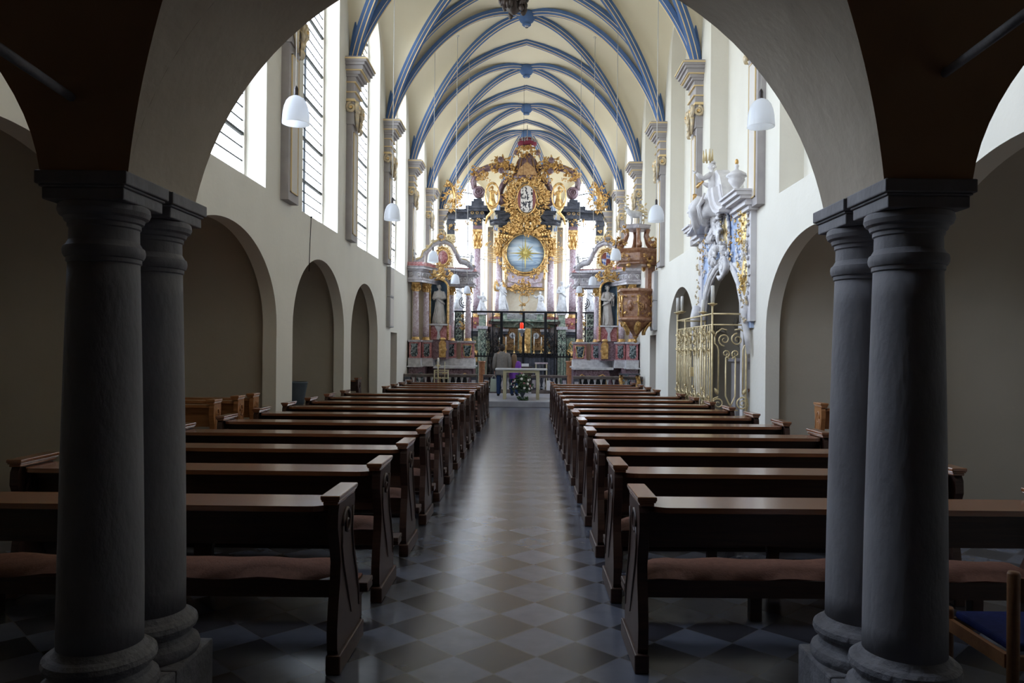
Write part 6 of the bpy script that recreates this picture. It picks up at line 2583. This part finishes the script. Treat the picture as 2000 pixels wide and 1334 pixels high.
root = thing('portal_monument', (WX - .1, 13.4, 2.2), 'pale blue and white stucco portal with gold medallions on the right wall', 'monument')
ob = lambda n, m, mats, p=root, label=None: obj(n, m, mats, p, world=True, label=label)
S0, S1, SC_ = 11.55, 15.1, 13.4
m = wp(MB())       # backing slab with the arched opening, pale blue
arch = [(SC_ - 1.36, 2.0), (SC_ - 1.34, 2.35), (SC_ - 1.1, 2.72), (SC_ - .75, 2.98), (SC_ - .35, 3.12), (SC_, 3.16), (SC_ + .35, 3.12), (SC_ + .75, 2.98), (SC_ + 1.1, 2.72), (SC_ + 1.34, 2.35), (SC_ + 1.36, 2.0)]
top = [(S0 + .1, 2.0), (S0 + .1, 2.6), (S0 + .1, 3.3), (S0 + .15, 3.92), (SC_ - .5, 4.10), (SC_, 4.35), (SC_ + .5, 4.10), (S1 - .2, 3.92), (S1 - .1, 3.3), (S1 - .1, 2.6), (S1 - .1, 2.0)]
for i in range(10):
    a, b, c, d = arch[i], arch[i + 1], top[i + 1], top[i]
    for y in (-.05,):
        m.add([(a[0], y, a[1]), (b[0], y, b[1]), (c[0], y, c[1]), (d[0], y, d[1])], [(0, 1, 2, 3)])
    m.add([(a[0], -.05, a[1]), (b[0], -.05, b[1]), (b[0], .02, b[1]), (a[0], .02, a[1])], [(0, 1, 2, 3)])
    m.add([(d[0], -.05, d[1]), (c[0], -.05, c[1]), (c[0], .02, c[1]), (d[0], .02, d[1])], [(0, 1, 2, 3)])
ob('blue_field', m, 'skyblue')
m = wp(MB())       # archivolt and side jambs
m.tube([(s, -.05, z + .02) for s, z in arch], .055, 8)
m.tube([(s, -.08, z + .10) for s, z in arch], .035, 8)
m.tube([(s, -.03, z - .03) for s, z in arch], .03, 8)
for s in (SC_ - 1.38, SC_ + 1.38):
    m.bbox(s - .08, s + .08, -.08, .0, 0, 2.05)
    m.bbox(s - .10, s + .10, -.11, .0, 1.98, 2.08)
ob('archivolt', m, 'stuccogrey')
m = wp(MB())       # big keystone volute
KS = 12.85
for r_, th in ((.19, .035), (.12, .03)):
    m.scroll((KS, -.16, 3.10), r_, 1.7, th, 0, -1, 26)
m.ell((KS, -.12, 3.10), (.17, .05, .17), 18, 10)
m.tube([(KS + .08, -.12, 3.28), (KS + .2, -.12, 3.5), (SC_, -.14, 3.9), (SC_ - .05, -.18, 4.2)], [.07, .09, .12, .10], 10)
for d in (-1, 1):
    m.tube([(KS + .3 * d, -.07, 3.08 - .1 * (d > 0)), (KS + .55 * d, -.08, 3.02 - .1 * (d > 0)), (KS + .8 * d, -.07, 2.8 if d < 0 else 2.98)], [.03, .05, .02], 7)
ob('keystone_volute', m, 'stuccogrey')
# cornices: near end, far end, and the near half swooping up
m = wp(MB())
for (a, b) in ((S0 - .12, S0 + .75), (S1 - .45, S1 + .12)):
    m = wp(MB())
    for p_, z0, z1 in ((.16, 3.78, 3.84), (.22, 3.84, 3.88), (.20, 3.88, 3.93), (.30, 3.93, 3.98), (.36, 3.98, 4.04), (.40, 4.04, 4.07)):
        m.bbox(a - (p_ - .2) * .3, b, -p_, 0, z0, z1)
    ob('cornice', m, 'margrey2')
m = wp(MB())
m.X = Matrix(((0, 0, -1, WX), (1, 0, 0, 0), (0, 1, 0, 0), (0, 0, 0, 1)))   # path in the wall plane, third axis out of the wall
prof = [(.10, 0), (.10, .24), (.04, .26), (.02, .34), (-.03, .36), (-.05, .40), (-.09, .40), (-.09, 0)]
m.sweep([(S0 + .7, 3.97), (S0 + .9, 3.98), (S0 + 1.1, 4.04), (S0 + 1.25, 4.14), (S0 + 1.36, 4.28), (S0 + 1.42, 4.42)], [(-o, d_) for o, d_ in prof])
ob('cornice', m, 'margrey2')
X0 = m.X
m = MB()
m.X = X0
m.sweep([(S1 - .42, 3.97), (S1 - .65, 3.98), (S1 - .9, 4.05), (S1 - 1.05, 4.16), (S1 - 1.15, 4.3)], [(o, d_) for o, d_ in prof])
ob('cornice', m, 'margrey2')
m = wp(MB())       # pedestal mass behind the seated figure
m.prism([(SC_ - .75, 4.02), (SC_ - .62, 4.35), (SC_ - .45, 4.62), (SC_ - .2, 4.78), (SC_ + .2, 4.74), (SC_ + .45, 4.5), (SC_ + .7, 4.1)], -.22, .0, 'y')
ob('curved_pediment', m, 'stuccogrey')
# pilasters with hanging flower carving on both sides
for k, s in enumerate((S0 + .08, S1 - .2)):
    m = wp(MB())
    hw_ = .07 if k == 0 else .14
    m.bbox(s - hw_, s + hw_, -.09, -.0, 2.1, 3.8)
    ob('stucco_pilaster', m, 'margrey2')
    m = wp(MB())
    for q in range(7):
        rocaille(m, (s + .02 + .05 * (k == 0), -.10, 2.2 + q * .24), .2, .22, 6, 500 + q + k * 20, .011)
    ob('flower_drop', m, 'goldcream')
m = wp(MB())       # white blossom trelliswork on the blue
rt = random.Random(21)
for k in range(120):
    s = rt.uniform(S0 + .25, S1 - .25)
    z = rt.uniform(2.7, 3.95)
    e = ((s - SC_) / 1.42) ** 2 + ((z - 2.0) / 1.22) ** 2
    if e < 1: continue
    m.ell((s, -.06, z), (.03, .02, .03), 6, 4)
    for j in range(3): m.leaf((s, -.06, z), .08, .02, rt.uniform(0, 6.28), .012, .01)
ob('blossom_carving', m, 'stuccogrey')
m = wp(MB())
for k in range(26):
    s = rt.choice((rt.uniform(S0 + .3, SC_ - .5), rt.uniform(SC_ + .4, S1 - .3)))
    z = rt.uniform(3.2, 3.95)
    rocaille(m, (s, -.08, z), .16, .16, 3, 530 + k, .009)
ob('gilt_sprigs', m, 'gold')
# the three gold medallions
for k, (s, z, rx, rz) in enumerate(((11.90, 3.58, .155, .36), (11.84, 2.80, .15, .30), (13.02, 3.56, .15, .36))):
    m = wp(MB())
    m.ell((s, -.09, z), (rx, .04, rz), 20, 12)
    rocaille(m, (s, -.125, z), rx * 1.5, rz * 1.6, 26, 560 + k, .010)
    md_ = ob('medallion', m, 'goldbright' if k < 2 else 'goldpale')
    m = wp(MB())
    for q in (1.12, 1.35):
        m.tube([(s + rx * q * math.cos(a), -.085, z + rz * (1 + (q - 1) * .6) * math.sin(a)) for a in [2 * PI * i / 26 for i in range(26)]], .022, 6, closed=True)
    for q in range(18):
        a = 2 * PI * q / 18
        m.leaf((s + rx * 1.3 * math.cos(a), -.09, z + rz * 1.2 * math.sin(a)), .09, .025, a, .015, .015)
    ob('medallion_frame', m, 'stuccogrey', md_)
m = wp(MB())       # cloud, cherubs in the middle
rocaille(m, (SC_ + .05, -.14, 3.85), .85, 1.15, 46, 590, .024)
rocaille(m, (KS + .05, -.12, 3.3), .45, .35, 16, 591, .018)
for k in range(16):
    m.ell((SC_ + rt.uniform(-.35, .5), -.15 + rt.uniform(-.05, .05), 3.75 + rt.uniform(-.35, .7)), (rt.uniform(.05, .10), .08, rt.uniform(.05, .10)), 9, 7)
for k, (s, z) in enumerate(((SC_ - .12, 4.1), (SC_ + .08, 3.62), (SC_ + .38, 3.98))):
    m.X = wp(MB()).X @ Matrix.Translation((s, -.24, z))
    m.ell((0, 0, 0), (.075, .08, .09), 12, 9)
    for q in range(12): m.ell((.07 * math.cos(q), .02 + .02 * math.sin(q * 3), .04 + .05 * math.sin(q * 2)), .028, 6, 5)
    m.ell((0, -.08, -.01), (.012, .016, .016), 6, 5)
    for d in (-1, 1): m.leaf((d * .08, 0, -.05), .22, .06, PI / 2 - d * 1.2, .02, .02)
ob('cloud_and_cherubs', m, 'stuccogrey')
m = wp(MB())       # carved hanging drapery along the near jamb
m.tube([(S0 + .24, -.08, 2.45), (S0 + .20, -.1, 2.3), (S0 + .26, -.09, 2.1), (S0 + .18, -.08, 1.9), (S0 + .14, -.07, 1.6)], [.06, .08, .06, .05, .03], 8)
ob('carved_drapery', m, 'stuccogrey')
m = wp(MB())
m.tube([(S1 - .22, -.16, 2.5), (S1 - .3, -.2, 2.3), (S1 - .2, -.18, 2.0), (S1 - .25, -.14, 1.5)], [.08, .10, .08, .04], 8)
ob('carved_drapery', m, 'stuccogrey')

# seated crowned figure (own thing), near urn, far urn
m = wp(MB())
base = (SC_ - .02, -.30, 4.42)
figure(m, (base[0], base[1] + .06, base[2] - .42), 1.12, .55, 0, [(.3, -.15, -.12), (.42, -.3, .02)], [(.25, -.1, -.25), (.05, -.28, -.15)], kneel=True, seed=77)
m.tube([(base[0] + .1, -.45, base[2] - .15), (base[0] + .3, -.5, base[2] - .2), (base[0] + .5, -.42, base[2] - .45), (base[0] + .62, -.35, base[2] - .62)], [.10, .10, .07, .04], 9)
m.tube([(base[0] - .05, -.45, base[2] - .12), (base[0] + .12, -.55, base[2] - .3), (base[0] + .2, -.45, base[2] - .6)], [.09, .08, .05], 9)
for q in range(7):
    m.tube([(base[0] - .2 + .1 * q, -.42, base[2] - .05 - .03 * q), (base[0] - .15 + .11 * q, -.50, base[2] - .25), (base[0] - .1 + .12 * q, -.42, base[2] - .55)], [.02, .03, .015], 6)
st = thing('seated_statue', (WX - .30, base[0], 4.0), 'grey white crowned figure seated on top of the stucco portal', 'statue')
obj('figure', m, 'stuccogrey', st, world=True)
m = wp(MB())
for k in range(8):
    a = 2 * PI * k / 8
    c = (base[0] + .08 * math.cos(a), -.32 + .08 * math.sin(a), base[2] + .54)
    m.tube([c, (c[0] + .03 * math.cos(a), c[1], c[2] + .12), (c[0] + .05 * math.cos(a), c[1], c[2] + .20)], [.018, .014, .006], 5)
obj('crown', m, 'goldpale', st, world=True)
m = wp(MB())
m.tube([(base[0] - .16, -.44, base[2] + .16), (base[0], -.50, base[2] + .10), (base[0] + .16, -.44, base[2] + .20)], [.02, .03, .02], 6)
m.tube([(base[0] + .1, -.52, base[2] - .02), (base[0] + .22, -.52, base[2] - .12)], [.04, .02], 6)
obj('gilt_collar', m, 'gold', st, world=True)
for s, h_, lab in ((S0 + .42, .52, 'grey covered urn with small gilt finial on the near end of the portal cornice'), (S1 - .2, .46, 'grey urn at the far end of the portal cornice')):
    t_ = thing('stone_urn', (WX - .20, s, 4.07 if s < 13 else 4.07), lab, 'urn', None)
    m = MB(); vase(m, (0, 0, 0), h_, .15)
    obj('urn_body', m, 'stuccogrey', t_)
    m = MB(); m.ell((0, 0, h_ + .02), (.03, .03, .05), 8, 6)
    obj('finial', m, 'golddark', t_)

# what stands in the chapel behind the cage: taupe stucco vault relief and grey altar
root = thing('chapel_altar', (WX + 1.0, 13.4, 0), 'grey panelled chapel altar seen through the gilt grille', 'altar')
m = MB()
m.bbox(WX + .55, WX + 1.40, 14.65, 14.95, 0, 1.45)
m.mi = 1
m.bbox(WX + .50, WX + 1.42, 14.60, 15.0, 1.45, 1.52)
m.bbox(WX + .50, WX + 1.42, 14.62, 15.0, 0, .12)
m.mi = 2
m.bbox(WX + .66, WX + 1.30, 14.635, 14.65, .3, 1.3)
obj('panelled_front', m, ['stonegrey', 'margrey', 'panelgrey'], root, world=True)
m = MB()
cx, cz = WX + .98, .95
m.tube([(cx + .12 * math.cos(a), 14.61, cz + .12 * math.sin(a)) for a in [2 * PI * i / 20 for i in range(20)]], .018, 6, closed=True)
for d in (-1, 1):
    m.tube([(cx + d * .14, 14.61, cz - .02), (cx + d * .24, 14.61, cz - .10), (cx + d * .32, 14.61, cz + .04)], [.02, .03, .01], 6)
    m.scroll((cx + d * .26, 14.61, cz - .04), .06, 1.2, .014)
m.ell((cx, 14.61, cz - .2), (.04, .02, .06)); m.ell((cx, 14.61, cz - .42), (.03, .02, .04))
obj('carved_wreath', m, 'pulpit', root, world=True)
m = MB()      # stucco relief on the end wall and back wall of the chapel
for k in range(30):
    x = WX + rt.uniform(.35, 1.35); z = rt.uniform(1.75, 2.9)
    m.scroll((x, 15.25, z), rt.uniform(.07, .15), 1.2, .022, rt.uniform(0, 6), rt.choice((-1, 1)), 12)
    m.leaf((x, 15.24, z), .16, .045, rt.uniform(0, 6.28), .02, .03)
obj('stucco_scrollwork', m, 'stuccowarm', root, world=True)
m = MB()
m.X = Matrix(((0, 1, 0, WX + 1.42), (1, 0, 0, 0), (0, 0, 1, 0), (0, 0, 0, 1)))
for k in range(60):
    s, z = rt.uniform(11.95, 15.1), rt.uniform(1.7, 2.9)
    m.scroll((s, -.03, z), rt.uniform(.08, .18), 1.2, .024, rt.uniform(0, 6), rt.choice((-1, 1)), 12)
    m.leaf((s, -.03, z), .2, .05, rt.uniform(0, 6.28), .02, .03)
obj('stucco_foliage', m, 'stuccowarm', root, world=True)

# ---- the gilt cage
CX0, CY0_, CY1_ = 2.90, 11.88, 14.62
CT = 2.22
root = thing('gilt_iron_grille', (3.2, 13.2, 0), 'tall pale gold wrought iron grille projecting from the right wall around the chapel', 'grille')
ob = lambda n, m, mats, p=root, label=None: obj(n, m, mats, p, world=True, label=label)
m = MB()
for z, r_ in ((CT, .014), (CT - .17, .011), (.62, .013), (.08, .015)):
    m.tube([(XR - .02, CY0_, z), (CX0, CY0_, z)], r_, 6)
    m.tube([(CX0, CY0_, z), (CX0, CY1_, z)], r_, 6)
    m.tube([(CX0, CY1_, z), (XR - .02, CY1_, z)], r_, 6)
ob('rail', m, 'goldpale')
for (x, y) in ((XR - .05, CY0_), (CX0, CY0_), (CX0, 12.62), (CX0, 13.9), (CX0, CY1_), (XR - .05, CY1_)):
    m = MB()
    m.tube([(x, y, 0), (x, y, CT + (.12 if x < 3.2 and y != 12.62 and y != 13.9 else 0))], .015, 6)
    ob('post', m, 'goldpale')


def panel_scrolls(m, w_, th):
    """near panel in local x 0..w_, z as built"""
    c = w_ / 2
    for d in (-1, 1):
        # top pair of opposed C scrolls
        m.scroll((c + d * .10, 0, 1.82), .10, 1.5, th, PI / 2 + (PI if d < 0 else 0), d, 20)
        m.tube([(c + d * .06, 0, 1.97), (c + d * .14, 0, 1.99), (c + d * .22, 0, 1.93), (c + d * .25, 0, 1.86)], th, 6)
        m.scroll((c + d * .075, 0, 1.60), .065, 1.4, th, -PI / 2, -d, 16)
        m.tube([(c + d * .02, 0, 1.52), (c + d * .07, 0, 1.56)], th, 6)
        # bracket and long bar
        m.tube([(c + d * .25, 0, 1.86), (c + d * .25, 0, 1.76), (c + d * .21, 0, 1.72), (c + d * .19, 0, 1.66), (c + d * .19, 0, .98)], th * 1.1, 6)
        m.tube([(c + d * .075, 0, 1.54), (c + d * .075, 0, .94), (c + d * .03, 0, .84), (c, 0, .78)], th * 1.1, 6)
        # lower scrolls
        m.scroll((c + d * .19, 0, .82), .10, 1.7, th, PI / 2 * d, d, 22)
        m.tube([(c + d * .19, 0, .93), (c + d * .26, 0, .90), (c + d * .28, 0, .80), (c + d * .25, 0, .70)], th, 6)
        m.leaf((c + d * .19, 0, .96), .12, .03, PI / 2 - d * .5, .012, .01)
        m.leaf((c + d * .25, 0, 1.90), .10, .03, PI / 2 - d * .8, .012, .01)
        # bottom register
        m.scroll((c + d * .09, 0, .44), .075, 1.5, th, PI / 2, -d, 18)
        m.tube([(c + d * .22, 0, .45), (c + d * .22, 0, .08)], th, 6)
        m.tube([(c + d * .05, 0, .34), (c + d * .05, 0, .08)], th, 6)
        m.tube([(c + d * .02, 0, .54), (c + d * .14, 0, .55), (c + d * .22, 0, .47)], th, 6)
    m.tube([(c - .12, 0, .72), (c + .12, 0, .72)], th, 6)


m = MB()
m.X = Matrix.Translation((CX0, CY0_, 0))
panel_scrolls(m, XR - CX0, .0105)
ob('near_panel', m, 'goldpale')
for k, (a, b) in enumerate(((CY0_, 12.62), (12.62, 13.26), (13.26, 13.9), (13.9, CY1_))):
    m = MB()
    m.X = Matrix(((0, 1, 0, CX0), (1, 0, 0, a), (0, 0, 1, 0), (0, 0, 0, 1)))
    w_ = b - a
    for t_ in (.2, .4, .6, .8):
        m.tube([(w_ * t_, 0, .08), (w_ * t_, 0, 2.05)], .010, 5)
    for d in (-1, 1):
        for z, r_ in ((1.88, .11), (1.62, .08), (.86, .11), (.42, .10)):
            m.scroll((w_ / 2 + d * .14, -.01, z), r_, 1.6, .009, PI / 2 * d, d, 18)
            m.leaf((w_ / 2 + d * .1, -.02, z), .11, .022, PI / 2 + d * .6, .009, .02)
            m.leaf((w_ / 2 + d * .2, -.02, z + .02), .10, .02, PI / 2 - d * .9, .009, .02)
        for z in (1.96, 1.74, .98, .75, .30):
            m.leaf((w_ / 2 + d * .05, -.03, z), .13, .025, d * .9 + PI / 2, .010, .03)
    ob('scrolled_panel', m, 'goldpale')
m = MB(); m.bbox(CX0 - .05, CX0 + .01, 13.2, 13.32, 1.2, 1.36)
ob('lock_case', m, 'goldpale')
for k, (x, y) in enumerate(((CX0, CY0_), (CX0, CY1_), (CX0, 14.2), (CX0, 12.5))):
    t_ = thing('grille_candle', (x, y, CT + .12 if k != 3 else CT + .02), 'white candle on top of the gilt grille, %s' % ('at its near corner', 'at its far end', 'second from its far end', 'lower one near its front corner')[k], 'candle', 'candles on the gilt grille')
    m = MB(); m.lathe((0, 0, 0), [(.015, 0), (.03, .01), (.07, .03), (.075, .04), (.03, .04), (.025, .06)], 14)
    obj('drip_pan', m, 'goldpale', t_)
    m = MB(); m.lathe((0, 0, .05), [(.027, 0), (.027, .26 if k != 3 else .18), (.022, .27 if k != 3 else .19), (0, .27 if k != 3 else .19)], 14)
    obj('candle', m, 'wax', t_)
